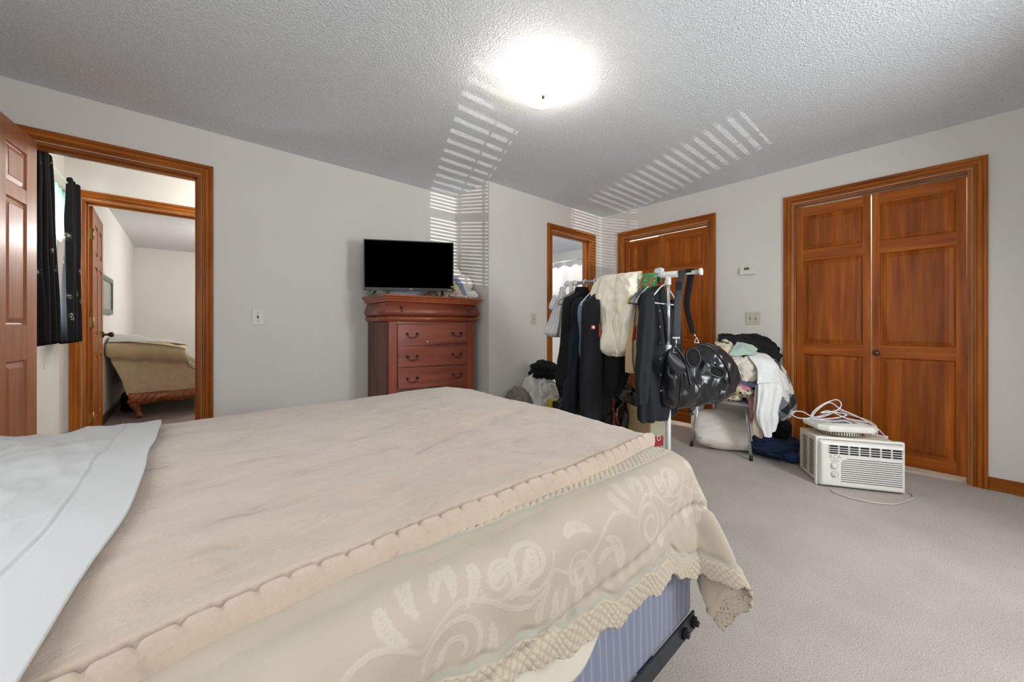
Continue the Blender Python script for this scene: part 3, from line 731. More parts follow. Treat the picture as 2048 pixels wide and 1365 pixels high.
fs = [(j*(NS+1)+i, j*(NS+1)+i+1, (j+1)*(NS+1)+i+1, (j+1)*(NS+1)+i) for j in range(NT) for i in range(NS)]
lining = cloth('comforter_lining', (212, 197, 176), 0.04, sheen=0.2)
mb = MB(); mb.add(vs, fs, 0, True); co = mb.build('comforter', [comforter_mat(), lining], solid=0.010, off=-1, moff=1)
for nm, data in (('weave', wv), ('band', bd)):
    at = co.data.attributes.new(nm, 'FLOAT_COLOR', 'POINT'); flat = [c for q in data for c in q]; at.data.foreach_set('color', flat)
skirt = MB(); skirt.grid(lambda u, v: (-0.45+1.22*u, BY0-0.006-0.003*v+0.002*math.sin(u*21)*v, 0.458-v*(0.458-(0.372+0.012*math.sin(u*13)+0.10*smooth(0.86, 1.0, u)))), 90, 16)
tag(skirt.build('fitted_sheet', creamy, solid=0.003), 'cream sheet edge hanging between comforter hem and blue-grey box spring', 'sheet')
tag(co, 'cream jacquard comforter with leaf scrolls hanging over the near side of the bed', 'comforter')

# ---- fleece blanket on top, with a puckered rolled edge
def fleece():
    m, nt, b = newmat('beige_fleece'); tc = N(nt, 'ShaderNodeTexCoord')
    mp = N(nt, 'ShaderNodeMapping'); mp.inputs['Scale'].default_value = (7, 17, 7); mp.inputs['Rotation'].default_value = (0, 0, -0.35); nt.links.new(tc.outputs['Object'], mp.inputs[0])
    n1 = N(nt, 'ShaderNodeTexNoise', Scale=1.0, Detail=7.0, Roughness=0.62, Distortion=0.5); nt.links.new(mp.outputs[0], n1.inputs['Vector'])
    nt.links.new(ramp(nt, n1.outputs[0], [(0.28, lin((162, 144, 130))), (0.40, lin((186, 167, 150))), (0.65, lin((194, 175, 158)))]), b.inputs['Base Color'])
    n2 = N(nt, 'ShaderNodeTexNoise', Scale=130.0, Detail=4.0, Roughness=0.7, Distortion=1.0); nt.links.new(tc.outputs['Object'], n2.inputs['Vector'])
    b1 = N(nt, 'ShaderNodeBump', Strength=0.5, Distance=0.003); nt.links.new(n2.outputs[0], b1.inputs['Height'])
    b2 = N(nt, 'ShaderNodeBump', Strength=0.6, Distance=0.014); nt.links.new(n1.outputs[0], b2.inputs['Height']); nt.links.new(b1.outputs[0], b2.inputs['Normal'])
    nt.links.new(b2.outputs[0], b.inputs['Normal'])
    b.inputs['Roughness'].default_value = 0.95; b.inputs['Sheen Weight'].default_value = 0.35; b.inputs['Sheen Roughness'].default_value = 0.4; return m
def near_edge(s): return NY+0.040-0.03*smooth(0.12, -0.2, s)+0.015*smooth(0.8, 1.15, s)+0.003*math.sin(s*6)
SF = FX+0.075                                           # foot edge in cloth coordinates
NS, NT = 620, 320; vs = []
for j in range(NT+1):
    v_ = j/NT; v_ = v_*v_*(3-2*v_)*0.5+v_*0.5
    for i in range(NS+1):
        u_ = i/NS; u_ = 1-(1-u_)**1.5; s = -0.28+(SF+0.28)*u_
        e0 = near_edge(s); e1 = FY+0.20; tt = e0+(e1-e0)*v_
        rc = 0.05                                      # rounded corner at the foot
        en = tt-e0; ef = SF-s
        if en < rc and ef < rc:
            a_ = rc-en; b_ = rc-ef; k_ = max(a_, b_)/max(1e-6, math.hypot(a_, b_)); en2, ef2 = rc-a_*k_, rc-b_*k_
            tt += en2-en; s -= (ef2-ef); en, ef = en2, ef2
            ed = rc-math.hypot(rc-en, rc-ef)
        else: ed = min(en, ef)
        ed = max(0, ed)
        h = 0.030 + 0.008*fbm((s, tt, 0), 4, 3.2, 3) + 0.006*(0.4-1.6*ridge((s*0.8, tt*1.6, 0), 5.0, 4)) + 0.016*math.exp(-((s-0.78)**2/0.05+(tt-1.25)**2/0.02))
        dent = 0.022*math.exp(-((tt-0.98-0.25*(s-0.6))/0.035)**2)*smooth(0.35, 0.6, s)*smooth(1.1, 0.9, s); h -= dent*0.5
        edge = 0.016
        if ed < edge:
            q = 1-ed/edge; h = h - 0.034*(1-math.sqrt(max(0, 1-q*q)))  # rolled hem
        alongp = s if en < ef else tt
        h += 0.006*math.exp(-((ed-0.013)/0.008)**2) - 0.010*math.exp(-((ed-0.027)/0.0045)**2)
        if ed < 0.036: h -= 0.0070*smooth(0.036, 0.024, ed)*(0.5+0.5*math.cos((alongp+0.35*ed)*2*PI/0.040+1.6*math.sin(alongp*7)))**9
        p, n = cover(s, tt, h); vs.append(p)
fs = [(j*(NS+1)+i, j*(NS+1)+i+1, (j+1)*(NS+1)+i+1, (j+1)*(NS+1)+i) for j in range(NT) for i in range(NS)]
mb = MB(); mb.add(vs, fs, 0, True); o = mb.build('fleece_blanket', fleece())
tag(o, 'beige fleece blanket with rolled puckered edge spread over the bed', 'blanket')

# ---- white sheet turned down over the blanket at the head end
sheet_m = cloth('white_sheet', (198, 197, 195), 0.02, bump=0.1, bscale=500, rough=0.8)
vs = []; NS, NT = 220, 300
for j in range(NT+1):
    tt = 0.30+(FY+0.24-0.30)*j/NT
    for i in range(NS+1):
        edge = -0.068-0.055*smooth(1.1, 0.45, tt)+0.003*math.sin(tt*9)+0.0015*math.sin(tt*23)
        s = -0.74+(edge+0.74)*(i/NS)**0.8
        ed = edge-s
        h = 0.047 + 0.014*fbm((s, tt*0.7, 0), 4, 4, 8)*smooth(0.0, 0.12, ed) + 0.030*(0.35-1.5*ridge((s, tt*0.6, 0), 4.5, 6))*smooth(0.03, 0.2, ed)
        h -= 0.0022*math.exp(-((ed-0.088)/0.0022)**2) - 0.0012*math.exp(-((ed-0.094)/0.003)**2)
        h += 0.02*smooth(0.3, 0.6, ed)
        p, n = cover(s, tt, h); vs.append(p)
fs = [(j*(NS+1)+i, j*(NS+1)+i+1, (j+1)*(NS+1)+i+1, (j+1)*(NS+1)+i) for j in range(NT) for i in range(NS)]
mb = MB(); mb.add(vs, fs, 0, True); o = mb.build('bed_sheet', sheet_m, solid=0.004, off=-1)
tag(o, 'white hemmed bed sheet turned down over the fleece blanket', 'sheet')
# ================================================================== chest of drawers, television, clothes on top
DX0, DX1, DY0, DY1, DZ = 1.156, 2.10, 2.82, 3.33, 1.322
t = thing('chest_of_drawers', 'tall cherry wood chest of drawers with curved top drawer and bail pulls', 'chest of drawers', ((DX0+DX1)/2, (DY0+DY1)/2, 0))
def ringbox(prof, x0, x1, y0, y1):
    """moulded box: profile of (inset, z) swept round front and sides (flat back)"""
    return [[(x0+i, y0+i, z), (x1-i, y0+i, z), (x1-i, y1, z), (x0+i, y1, z)] for i, z in prof]
cx0, cx1, cy0 = DX0+0.055, DX1-0.055, DY0+0.062
cherry_side = wood('cherry_side_panel', 2, (92, 58, 46), (112, 74, 60), (126, 86, 70), gs=0.6, rough=0.42)
MB().box(cx0, cx1, cy0+0.012, DY1, 0.06, 1.10, 0).build('carcass', [cherry_side], t, bevel=0.003)
mb = MB(); mb.rings(ringbox([(0.04, 0.0), (0.03, 0.02), (0.03, 0.075), (0.045, 0.09)], DX0, DX1, DY0, DY1), 0, True, False, False); mb.build('plinth', che_t, t)
for x0, x1 in ((cx0, cx0+0.072), (cx1-0.072, cx1)): MB().box(x0, x1, cy0, cy0+0.03, 0.09, 1.115).build('corner_post', che_z, t, bevel=0.006, seg=3)
mb = MB(); mb.rings(ringbox([(0.050, 1.105), (0.040, 1.108), (0.033, 1.118), (0.031, 1.132), (0.037, 1.146), (0.050, 1.150)], DX0, DX1, DY0, DY1), 0, True, False, True); mb.build('lower_moulding', che_t, t)
# bombe drawer band
mb = MB(); mb.rings(ringbox([(0.048, 1.150), (0.030, 1.158), (0.022, 1.172), (0.021, 1.190), (0.028, 1.212), (0.038, 1.232), (0.046, 1.252), (0.048, 1.262)], DX0, DX1, DY0, DY1), 0, True, False, True)
top_dr = mb.build('top_drawer', che_x, t)
mb = MB(); mb.rings(ringbox([(0.052, 1.262), (0.036, 1.266), (0.030, 1.282), (0.020, 1.288), (0.016, 1.300), (0.004, 1.306), (0.0, 1.314), (0.003, DZ)], DX0, DX1, DY0, DY1), 0, True, False, False); mb.build('top', che_t, t)
pull_m = plain('antique_pewter', (92, 84, 72), 0.38, 0.9, var=0.25, scale=120)
def pull(x, y, z, w, parent, vertical=False, single=True):
    mb = MB()
    if vertical:
        mb.lathe([(0.0, 0.0), (0.012, 0.001), (0.010, 0.006), (0.0, 0.008)], 14, 0, Matrix.Translation((x, y, z+0.012)) @ Matrix.Rotation(PI/2, 4, 'X'))
        mb.tube(spline([(x, y-0.004, z+0.012), (x+0.004, y-0.022, z+0.004), (x-0.003, y-0.020, z-0.012), (x, y-0.022, z-0.024)], 12), [0.004, 0.004, 0.0045, 0.005, 0.0055, 0.005, 0.0045, 0.005, 0.007, 0.008, 0.008, 0.006, 0.003], 10)
    else:
        for s in (-1, 1):
            mb.lathe([(0.0, 0.0), (0.011, 0.001), (0.010, 0.006), (0.005, 0.010), (0.005, 0.020), (0.007, 0.024), (0.0, 0.027)], 14, 0, Matrix.Translation((x+s*w/2, y, z)) @ Matrix.Rotation(PI/2, 4, 'X'))
        pts = spline([(x-w/2, y-0.018, z), (x-w*0.42, y-0.024, z-0.018), (x-w*0.2, y-0.026, z-0.030), (x, y-0.027, z-0.031), (x+w*0.2, y-0.026, z-0.030), (x+w*0.42, y-0.024, z-0.018), (x+w/2, y-0.018, z)], 24)
        rs = [0.0030+0.0030*math.exp(-((k-12)/3.0)**2)+0.0015*math.exp(-((k-6)/1.2)**2)+0.0015*math.exp(-((k-18)/1.2)**2) for k in range(25)]
        mb.tube(pts, rs, 10)
    mb.build('handle', pull_m, parent)
for x in (1.268+0.03, 1.955+0.0): pull(x, DY0+0.024, 1.207, 0, top_dr, True)
fx0, fx1 = cx0+0.078, cx1-0.078
zz = [(0.905, 1.085), (0.722, 0.893), (0.538, 0.710), (0.354, 0.526), (0.115, 0.342)]
tilt = [0.006, -0.008, -0.016, 0.004, 0.0]
for k, (a_, b_) in enumerate(zz):
    mb = MB(); q = tilt[k]
    sh = -0.006*(k in (1, 2))
    v = [(fx0, cy0+0.004+sh, a_-q), (fx1, cy0+0.004, a_+q), (fx1, cy0+0.004, b_+q), (fx0, cy0+0.004+sh, b_-q)]
    v += [(p[0], cy0+0.03, p[2]) for p in v]
    mb.add(v, [(0, 1, 2, 3), (7, 6, 5, 4), (0, 4, 5, 1), (1, 5, 6, 2), (2, 6, 7, 3), (3, 7, 4, 0)])
    d = mb.build('drawer', che_x, t, bevel=0.0025)
    for x in (fx0+0.125, fx1-0.115): pull(x, cy0+0.004+sh*0.5, (a_+b_)/2+0.006, 0.088, d)
MB().box(cx0+0.07, cx1-0.07, cy0+0.006, cy0+0.011, 1.087, 1.106).build('frame_rail', che_x, t)
sx0, sz0 = on_back(853, 684, cy0)
o = patch('sock', [[(sx0, cy0+0.010, sz0+0.006), (sx0+0.018, cy0+0.010, sz0+0.010)], [(sx0, cy0-0.003, sz0-0.002), (sx0+0.018, cy0-0.003, sz0-0.001)]], cloth('white_sock_cotton', (230, 228, 222)), 6, 6, 0.001, solid=0.003)
tag(o, 'tip of a white sock caught above the third drawer of the chest', 'sock')

# ---- television
tvc = P(819.5, 600, 3.17); tvc.z = 0
ang = math.radians(-30.2); W, Hh = 0.742, 0.425
M = Matrix.Translation((tvc.x, tvc.y, 0)) @ Matrix.Rotation(ang, 4, 'Z')        # local x along the set, -y toward the viewer
t = thing('television', 'black flat-screen television standing on the chest of drawers', 'television', (tvc.x, tvc.y, DZ))
tvb = plain('tv_bezel_dark', (46, 46, 44), 0.35, 0.2); z0 = DZ+0.047
mb = MB(); b = 0.009
mb.box(-W/2, -W/2+b, -0.012, 0.02, z0, z0+Hh, 0, M).box(W/2-b, W/2, -0.012, 0.02, z0, z0+Hh, 0, M).box(-W/2+b, W/2-b, -0.012, 0.02, z0+Hh-b, z0+Hh, 0, M).box(-W/2+b, W/2-b, -0.013, 0.02, z0, z0+0.024, 0, M)
mb.build('bezel', tvb, t, bevel=0.0015)
scr, nt_, b_ = newmat('tv_screen_black'); b_.inputs['Base Color'].default_value = (0.0, 0.0, 0.0, 1); b_.inputs['Roughness'].default_value = 0.9; b_.inputs['Specular IOR Level'].default_value = 0.0
MB().box(-W/2+b, W/2-b, -0.008, 0.0, z0+0.024, z0+Hh-b, 0, M).build('screen', scr, t)
MB().box(-W/2+0.01, W/2-0.01, 0.0, 0.035, z0+0.01, z0+Hh-0.01, 0, M).box(-W/4, W/4, 0.03, 0.065, z0+0.03, z0+0.25, 0, M).build('back_housing', blackp, t, bevel=0.006)
for s in (-1, 1):
    mb = MB(); x = s*0.27
    mb.tube([M @ Vector((x, 0.005, z0+0.006)), M @ Vector((x+s*0.014, -0.085, DZ+0.007))], 0.007, 10).tube([M @ Vector((x, 0.005, z0+0.006)), M @ Vector((x-s*0.004, 0.085, DZ+0.007))], 0.007, 10)
    mb.build('foot', blackp, t)
logo = plain('logo_silver', (220, 222, 222), 0.3, 0.2)
def lettering(name, text, size, M, mat, parent, extr=0.0004, loc_label=None):
    cu = bpy.data.curves.new(name, 'FONT'); cu.body = text; cu.size = size; cu.extrude = extr; cu.align_x = 'CENTER'; cu.align_y = 'CENTER'
    tmp = bpy.data.objects.new(name, cu); COL.objects.link(tmp); dg = bpy.context.evaluated_depsgraph_get(); me = bpy.data.meshes.new_from_object(tmp.evaluated_get(dg))
    bpy.data.objects.remove(tmp); me.transform(M); me.materials.clear(); me.materials.append(mat)
    o = bpy.data.objects.new(name, me); COL.objects.link(o)
    if parent is not None:
        o.parent = parent; off = Vector((0, 0, 0)); q = parent
        while q is not None: off += q.location; q = q.parent
        o.location = -off
    return o
lettering('logo', 'TCL', 0.016, M @ Matrix.Translation((0.012, -0.0136, z0+0.012)) @ Matrix.Rotation(PI/2, 4, 'X'), logo, t)
lettering('badge', 'Roku TV', 0.010, M @ Matrix.Translation((W/2-0.034, -0.0136, z0+0.010)) @ Matrix.Rotation(PI/2, 4, 'X'), logo, t)
cord = MB().tube(spline([M @ Vector((-0.17, 0.05, z0+0.06)), M @ Vector((-0.175, 0.04, z0-0.01)), M @ Vector((-0.18, 0.03, DZ+0.006)), M @ Vector((-0.20, 0.10, DZ+0.004))], 16), 0.003, 8); cord.build('power_cord', blackp, t)

white_c = cloth('white_towel', (226, 222, 214), 0.03); offw = cloth('off_white_knit', (218, 214, 204), 0.05)
grp = 'clothes heaped on the chest of drawers'
def onchest(px, d): p = P(px, 590, d); return p
p = onchest(928, 3.30)
tag(heap('cloth_heap', (1.93, 3.12, DZ+0.215), (0.125, 0.10, 0.105), white_c, 3, 0.30, 3.6), 'rumpled white cloth on top of the heap at the right of the television', 'clothing', grp)
tag(heap('cloth_heap', (1.995, 3.03, DZ+0.115), (0.105, 0.11, 0.118), offw, 5, 0.26, 3.0, base=DZ+0.001), 'off-white towel sliding down the right end of the chest top', 'clothing', grp)
tag(heap('cloth_heap', (1.83, 2.99, DZ+0.07), (0.115, 0.085, 0.095), cloth('cream_fleece', (226, 212, 190)), 9, 0.12, 2.0, base=DZ+0.001), 'cream folded top just right of the television foot', 'clothing', grp)
tag(patch('animal_print_garment', [[P(903, 559, 3.42), P(914, 562, 3.40), P(924, 575, 3.36)], [P(902, 569, 3.30), P(911, 572, 3.28), P(922, 583, 3.26)], [P(901, 573, 3.22), P(910, 577, 3.2), P(921, 587, 3.2)]], spotted('animal_print', (216, 200, 168), (26, 20, 18), (120, 66, 34), 62), 24, 20, 0.004, 9, 2, 0.006), 'animal print garment peeping out of the heap by the television', 'clothing', grp)
tag(patch('jeans', [[P(902, 555, 3.36), P(914, 556, 3.36), P(924, 568, 3.34), P(934, 590, 3.25)], [P(902, 560, 3.33), P(912, 562, 3.33), P(919, 573, 3.30), P(928, 592, 3.22)]], cloth('light_denim', (112, 134, 166), 0.15), 30, 10, 0.004, 9, 5, 0.008), 'light blue denim strip folded through the heap on the chest', 'clothing', grp)
tag(heap('cloth_heap', (1.895, 2.885, DZ+0.022), (0.10, 0.05, 0.022), cloth('pale_cotton', (222, 216, 206)), 11, 0.2, 3, base=DZ+0.001), 'thin pale cloth along the front edge of the chest top', 'clothing', grp)
tag(heap('cloth_heap', (2.02, 2.90, DZ+0.035), (0.07, 0.06, 0.04), cloth('white_tee', (228, 226, 222)), 15, 0.24, 3.5, base=DZ+0.001), 'small white garment bunched at the right front corner of the chest', 'clothing', grp)
tag(heap('cloth_heap', (1.22, 3.16, DZ+0.025), (0.07, 0.09, 0.045), cloth('grey_green_knit', (136, 136, 128), 0.3, scale=30), 21, 0.3, 4, base=DZ+0.001), 'grey patterned cloth at the left back corner of the chest', 'clothing', grp)
tag(heap('cloth_heap', (1.50, 3.18, DZ+0.03), (0.16, 0.06, 0.04), cloth('pale_blue_cotton', (176, 192, 204)), 25, 0.22, 3, base=DZ+0.001), 'pale blue cloth lying behind the television', 'clothing', grp)
tag(heap('cloth_heap', (1.72, 3.08, DZ+0.03), (0.08, 0.06, 0.038), cloth('brown_sheer_cloth', (140, 120, 104), 0.2, scale=20), 27, 0.3, 4, base=DZ+0.001), 'brownish cloth bunched behind the right foot of the television', 'clothing', grp)

# ================================================================== hall and second room
curt_m = None
def curtain_mat():
    m, nt, b = newmat('black_floral_curtain'); tc = N(nt, 'ShaderNodeTexCoord')
    v = N(nt, 'ShaderNodeTexVoronoi', Scale=7.0); v.feature = 'F1'; nt.links.new(tc.outputs['Object'], v.inputs['Vector'])
    no = N(nt, 'ShaderNodeTexNoise', Scale=60.0, Detail=2.0, Distortion=2.0); nt.links.new(tc.outputs['Object'], no.inputs['Vector'])
    a_ = ramp(nt, v.outputs['Distance'], [(0.12, 1.0), (0.22, 0.0)]); b_ = ramp(nt, no.outputs[0], [(0.52, 0.0), (0.56, 1.0)])
    mu = N(nt, 'ShaderNodeMath', operation='MULTIPLY'); nt.links.new(a_, mu.inputs[0]); nt.links.new(b_, mu.inputs[1])
    nt.links.new(mix(nt, mu.outputs[0], lin((10, 10, 13)), lin((180, 168, 146))), b.inputs['Base Color']); b.inputs['Roughness'].default_value = 0.8
    b.inputs['Specular IOR Level'].default_value = 0.2; return m
cm = curtain_mat()
def curtain(label, y0, y1, ztop, zbot, nf, amp, seed, x=-0.66, anchor=0):
    mb = MB()
    def f(u, v):
        gather = 0.62+0.38*v**0.7
        y = (y0+u*(y1-y0)*gather) if anchor == 0 else (y1-(1-u)*(y1-y0)*gather)
        ph = u*nf*2*PI
        return (x+amp*(0.5+0.5*v)*math.sin(ph+0.6*math.sin(v*3+seed))+0.01*fbm((u*3, v*2, 0), 2, 1, seed), y+0.010*math.sin(ph*0.5+v*2), ztop+0.012*math.sin(ph*1.5)*(1 if v < 0.02 else 0)-(ztop-zbot)*v+0.006*math.sin(ph)*v)
    mb.grid(f, 120, 50); o = mb.build('curtain', cm, solid=0.003, off=0)
    return tag(o, label, 'curtain', 'black floral curtains at the hall window')
curtain('black floral curtain nearest the open bedroom door, at the hall window', 3.44, 3.88, 2.15, 0.952, 3.5, 0.034, 1, -0.665)
curtain('black floral curtain at the far end of the hall window', 4.03, 4.45, 2.155, 0.945, 3.0, 0.036, 4, -0.650, 1)
t = thing('curtain_rod', 'white curtain rod over the hall window', 'curtain rod', (-0.66, 4.0, 2.11))
MB().cyl((-0.665, 3.50, 2.112), (-0.665, 4.47, 2.118), 0.008).build('rod', white_p, t)
for y in (3.55, 4.45): MB().box(-0.7499, -0.66, y-0.004, y+0.004, 2.10, 2.125).build('bracket', white_p, t)
vm, nt_, b_ = newmat('sheer_green_valance'); b_.inputs['Base Color'].default_value = (*lin((214, 226, 216)), 1); b_.inputs['Roughness'].default_value = 0.8; b_.inputs['Transmission Weight'].default_value = 0.0
tl = N(nt_, 'ShaderNodeBsdfTranslucent', Color=(*lin((206, 226, 212)), 1)); mx = N(nt_, 'ShaderNodeMixShader'); mx.inputs[0].default_value = 0.6
nt_.links.new(b_.outputs[0], mx.inputs[1]); nt_.links.new(tl.outputs[0], mx.inputs[2]); nt_.links.new(mx.outputs[0], nt_.nodes['Material Output'].inputs[0])
mb = MB(); mb.grid(lambda u, v: (-0.70+0.012*math.sin(u*34), 3.72+u*0.60, 2.085-0.40*v*(0.72+0.28*abs(math.sin(u*PI*1.7+0.5)))), 80, 20)
tag(mb.build('valance', vm, solid=0.001), 'sheer pale green valance between the black hall curtains', 'valance')
mb = MB(); mb.tube([(-0.735, 4.03, 2.0), (-0.735, 4.03, 0.80)], 0.0022, 6).sphere((-0.735, 4.03, 0.785), (0.007, 0.007, 0.018), 0, 6)
tag(mb.build('blind_cord', white_p), 'thin white pull cord hanging beside the hall window', 'cord')

# ---- sofa
sofa_m = plain('olive_beige_velvet', (182, 164, 124), 0.85, var=0.12, scale=9, bump=0.15, bscale=90, sheen=0.5)
sofa_side = plain('tan_chenille', (196, 176, 144), 0.9, var=0.10, scale=16, bump=0.3, bscale=140, sheen=0.3)
carved = plain('carved_walnut', (150, 86, 44), 0.35, var=0.35, scale=22, bump=0.6, bscale=26, coat=0.4, bdist=0.012)
t = thing('sofa', 'tan upholstered rolled-arm sofa with carved wooden base, seen through the hall', 'sofa', (-0.1, 7.0, 0))
prof = [(-0.52, 0.27), (-0.56, 0.45), (-0.64, 0.66), (-0.66, 0.80), (-0.02, 0.72), (0.00, 0.66), (0.015, 0.60), (0.045, 0.555), (0.09, 0.525), (0.15, 0.505), (0.165, 0.49), (0.168, 0.40), (0.42, 0.40), (0.42, 0.24)]
def prism_y(pr, y0, y1): return [[(x, y0, z) for x, z in pr], [(x, y1, z) for x, z in pr]]
MB().rings(prism_y(prof[:12]+[(0.17, 0.25)], 6.06, 6.24), 0, True, False, False).build('arm', sofa_side, t, bevel=0.014, seg=3)
MB().rings(prism_y(prof[:12]+[(0.17, 0.25)], 7.86, 8.04), 0, True, False, False).build('arm', sofa_side, t, bevel=0.014, seg=3)
MB().tube(spline([(0.155, 6.055, 0.42), (0.158, 6.055, 0.495), (0.09, 6.055, 0.527), (0.03, 6.055, 0.575), (0.0, 6.055, 0.66), (-0.01, 6.055, 0.72)], 30), 0.011, 8).build('piping', plain('sofa_piping', (184, 172, 146), 0.8), t)
for y in (6.06, 7.98):
    mb = MB(); rr = []
    for k in range(15):
        q = k/14; x = -0.675+0.665*q; z = 0.80-0.10*q+0.012*math.sin(q*PI); r = 0.10+0.008*math.sin(q*PI)
        if k == 0: r *= 0.8
        if k == 14: r *= 0.86
        rr.append([(x, y+1.0*r*math.cos(2*PI*j/28), z+r*math.sin(2*PI*j/28)*0.95) for j in range(28)])
    mb.rings(rr, 0, True); mb.build('arm_roll', sofa_m, t, bevel=0.01)
MB().box(-0.50, 0.40, 6.22, 7.88, 0.26, 0.40).build('seat_base', sofa_side, t, bevel=0.02)
for y in (6.25, 6.80, 7.35): MB().box(-0.42, 0.44, y, y+0.53, 0.395, 0.52).build('seat_cushion', sofa_side, t, bevel=0.04, seg=4)
mb = MB(); mb.rings(prism_y([(-0.52, 0.30), (-0.66, 0.80), (-0.67, 0.90), (-0.58, 0.94), (-0.48, 0.90), (-0.42, 0.50)], 6.2, 7.9), 0, True, False, True); mb.build('backrest', sofa_m, t)
# carved apron and cabriole legs
mb = MB()
def apron(u, v):
    x = -0.50+0.92*u; zt = 0.275-0.004*math.sin(u*PI); zb = 0.215-0.028*abs(math.sin(u*PI*3.2))-0.02*math.exp(-((u-0.05)/0.06)**2)
    q = [0, 0.18, 0.38, 0.6, 0.8, 1.0][v] if isinstance(v, int) else v
    z = zt+(zb-zt)*q; dep = 0.022*math.sin(q*PI)+0.012*abs(math.sin(u*46+q*5))*math.sin(q*PI)
    return (x, 6.05-dep, z)
mb.grid(apron, 160, 10); mb.build('carved_apron', carved, t, solid=0.03, off=-1)
mb = MB(); mb.grid(lambda u, v: (0.42+0.02*math.sin(v*PI), 6.06+1.96*u, 0.275+(0.20-0.275)*v-0.02*abs(math.sin(u*PI*5))*v), 120, 8); mb.build('carved_apron', carved, t, solid=0.03, off=-1)
for (x, y, s) in ((-0.45, 6.09, 1), (0.36, 6.09, 1), (-0.45, 8.0, -1), (0.36, 8.0, -1)):
    mb = MB(); pts = spline([(x, y, 0.25), (x-0.005, y-0.035*s, 0.17), (x+0.015, y-0.015*s, 0.09), (x+0.03, y-0.03*s, 0.035), (x+0.035, y-0.04*s, 0.012)], 16)
    mb.tube(pts, [0.062, 0.058, 0.054, 0.052, 0.048, 0.042, 0.036, 0.032, 0.028, 0.026, 0.026, 0.028, 0.032, 0.036, 0.038, 0.034, 0.026], 14); mb.build('leg', carved, t)
fr = plain('grey_fringe', (176, 172, 164), 0.95, var=0.2, scale=60, bump=1.0, bscale=60, bdist=0.01)
t = thing('fringed_cushion', 'olive cushion with grey fringe leaning on the sofa arm', 'cushion', (-0.03, 6.40, 0.5))
pc = Vector((-0.06, 6.36, 0.66))
Mc = Matrix.Translation(pc) @ Matrix.Rotation(math.radians(38), 4, 'Y') @ Matrix.Rotation(math.radians(15), 4, 'Z')
mb = MB(); rr = []
for k in range(1, 12):
    z = -0.075+0.15*k/12; q = math.sqrt(max(0, 1-(z/0.078)**2)); rr.append([((0.20*q)*math.copysign(abs(math.cos(a_))**0.55, math.cos(a_)), (0.19*q)*math.copysign(abs(math.sin(a_))**0.55, math.sin(a_)), z) for a_ in [2*PI*j/40 for j in range(40)]])
mb.rings(rr, 0, True, False, True, Mc); mb.build('cover', cloth('olive_cushion', (128, 112, 76), 0.3, scale=14), t)
pts = [Mc @ Vector((0.20*math.copysign(abs(math.cos(a_))**0.55, math.cos(a_)), 0.19*math.copysign(abs(math.sin(a_))**0.55, math.sin(a_)), 0.008*math.sin(a_*17))) for a_ in [2*PI*j/90 for j in range(90)]]
mb = MB(); mb.tube(pts, [0.022+0.007*math.sin(k*2.3)+0.004*math.sin(k*5.1) for k in range(90)], 9, 0, False, True); mb.build('fringe', fr, t)
tag(patch('throw_blanket', [[(-0.66, 6.0, 0.885), (-0.40, 5.99, 0.885), (-0.10, 6.0, 0.855), (0.02, 6.03, 0.82)], [(-0.66, 6.15, 0.93), (-0.40, 6.14, 0.915), (-0.12, 6.14, 0.87), (0.02, 6.14, 0.825)], [(-0.65, 6.4, 0.965), (-0.45, 6.38, 0.94), (-0.25, 6.3, 0.88), (-0.10, 6.28, 0.83)]], cloth('grey_white_throw', (176, 174, 168), 0.08), 40, 24, 0.006, 8, 3, 0.006), 'pale grey throw laid over the top of the sofa arm', 'blanket')
tag(heap('bag', (-0.55, 6.72-0.12, 0.13), (0.075, 0.10, 0.14), cloth('black_nylon', (18, 18, 20)), 4, 0.1, 2, base=0.002), 'small black bag on the floor behind the sofa arm', 'bag')
# picture and outlet on the far left wall
t = thing('picture_frame', 'green-framed picture on the wall past the hall door', 'picture', (-0.675, 6.15, 1.4))
fg = plain('sage_green_frame', (96, 116, 104), 0.4)
y0, y1, z0_, z1_ = 5.72, 6.47, 1.20, 1.615
mb = MB(); mb.box(-0.689, -0.665, y0, y1, z0_, z0_+0.05).box(-0.689, -0.665, y0, y1, z1_-0.05, z1_).box(-0.689, -0.665, y0, y0+0.05, z0_+0.05, z1_-0.05).box(-0.689, -0.665, y1-0.05, y1, z0_+0.05, z1_-0.05); mb.build('frame', fg, t)
MB().box(-0.6885, -0.676, y0+0.05, y1-0.05, z0_+0.05, z1_-0.05).build('print', plain('grey_print', (150, 156, 152), 0.2, var=0.12, scale=5), t)
t = thing('wall_outlet', 'small wall outlet low behind the sofa', 'wall outlet', (-0.689, 5.72, 0.38))
MB().box(-0.6895, -0.683, 5.68, 5.755, 0.32, 0.44).build('cover_plate', ivory, t)

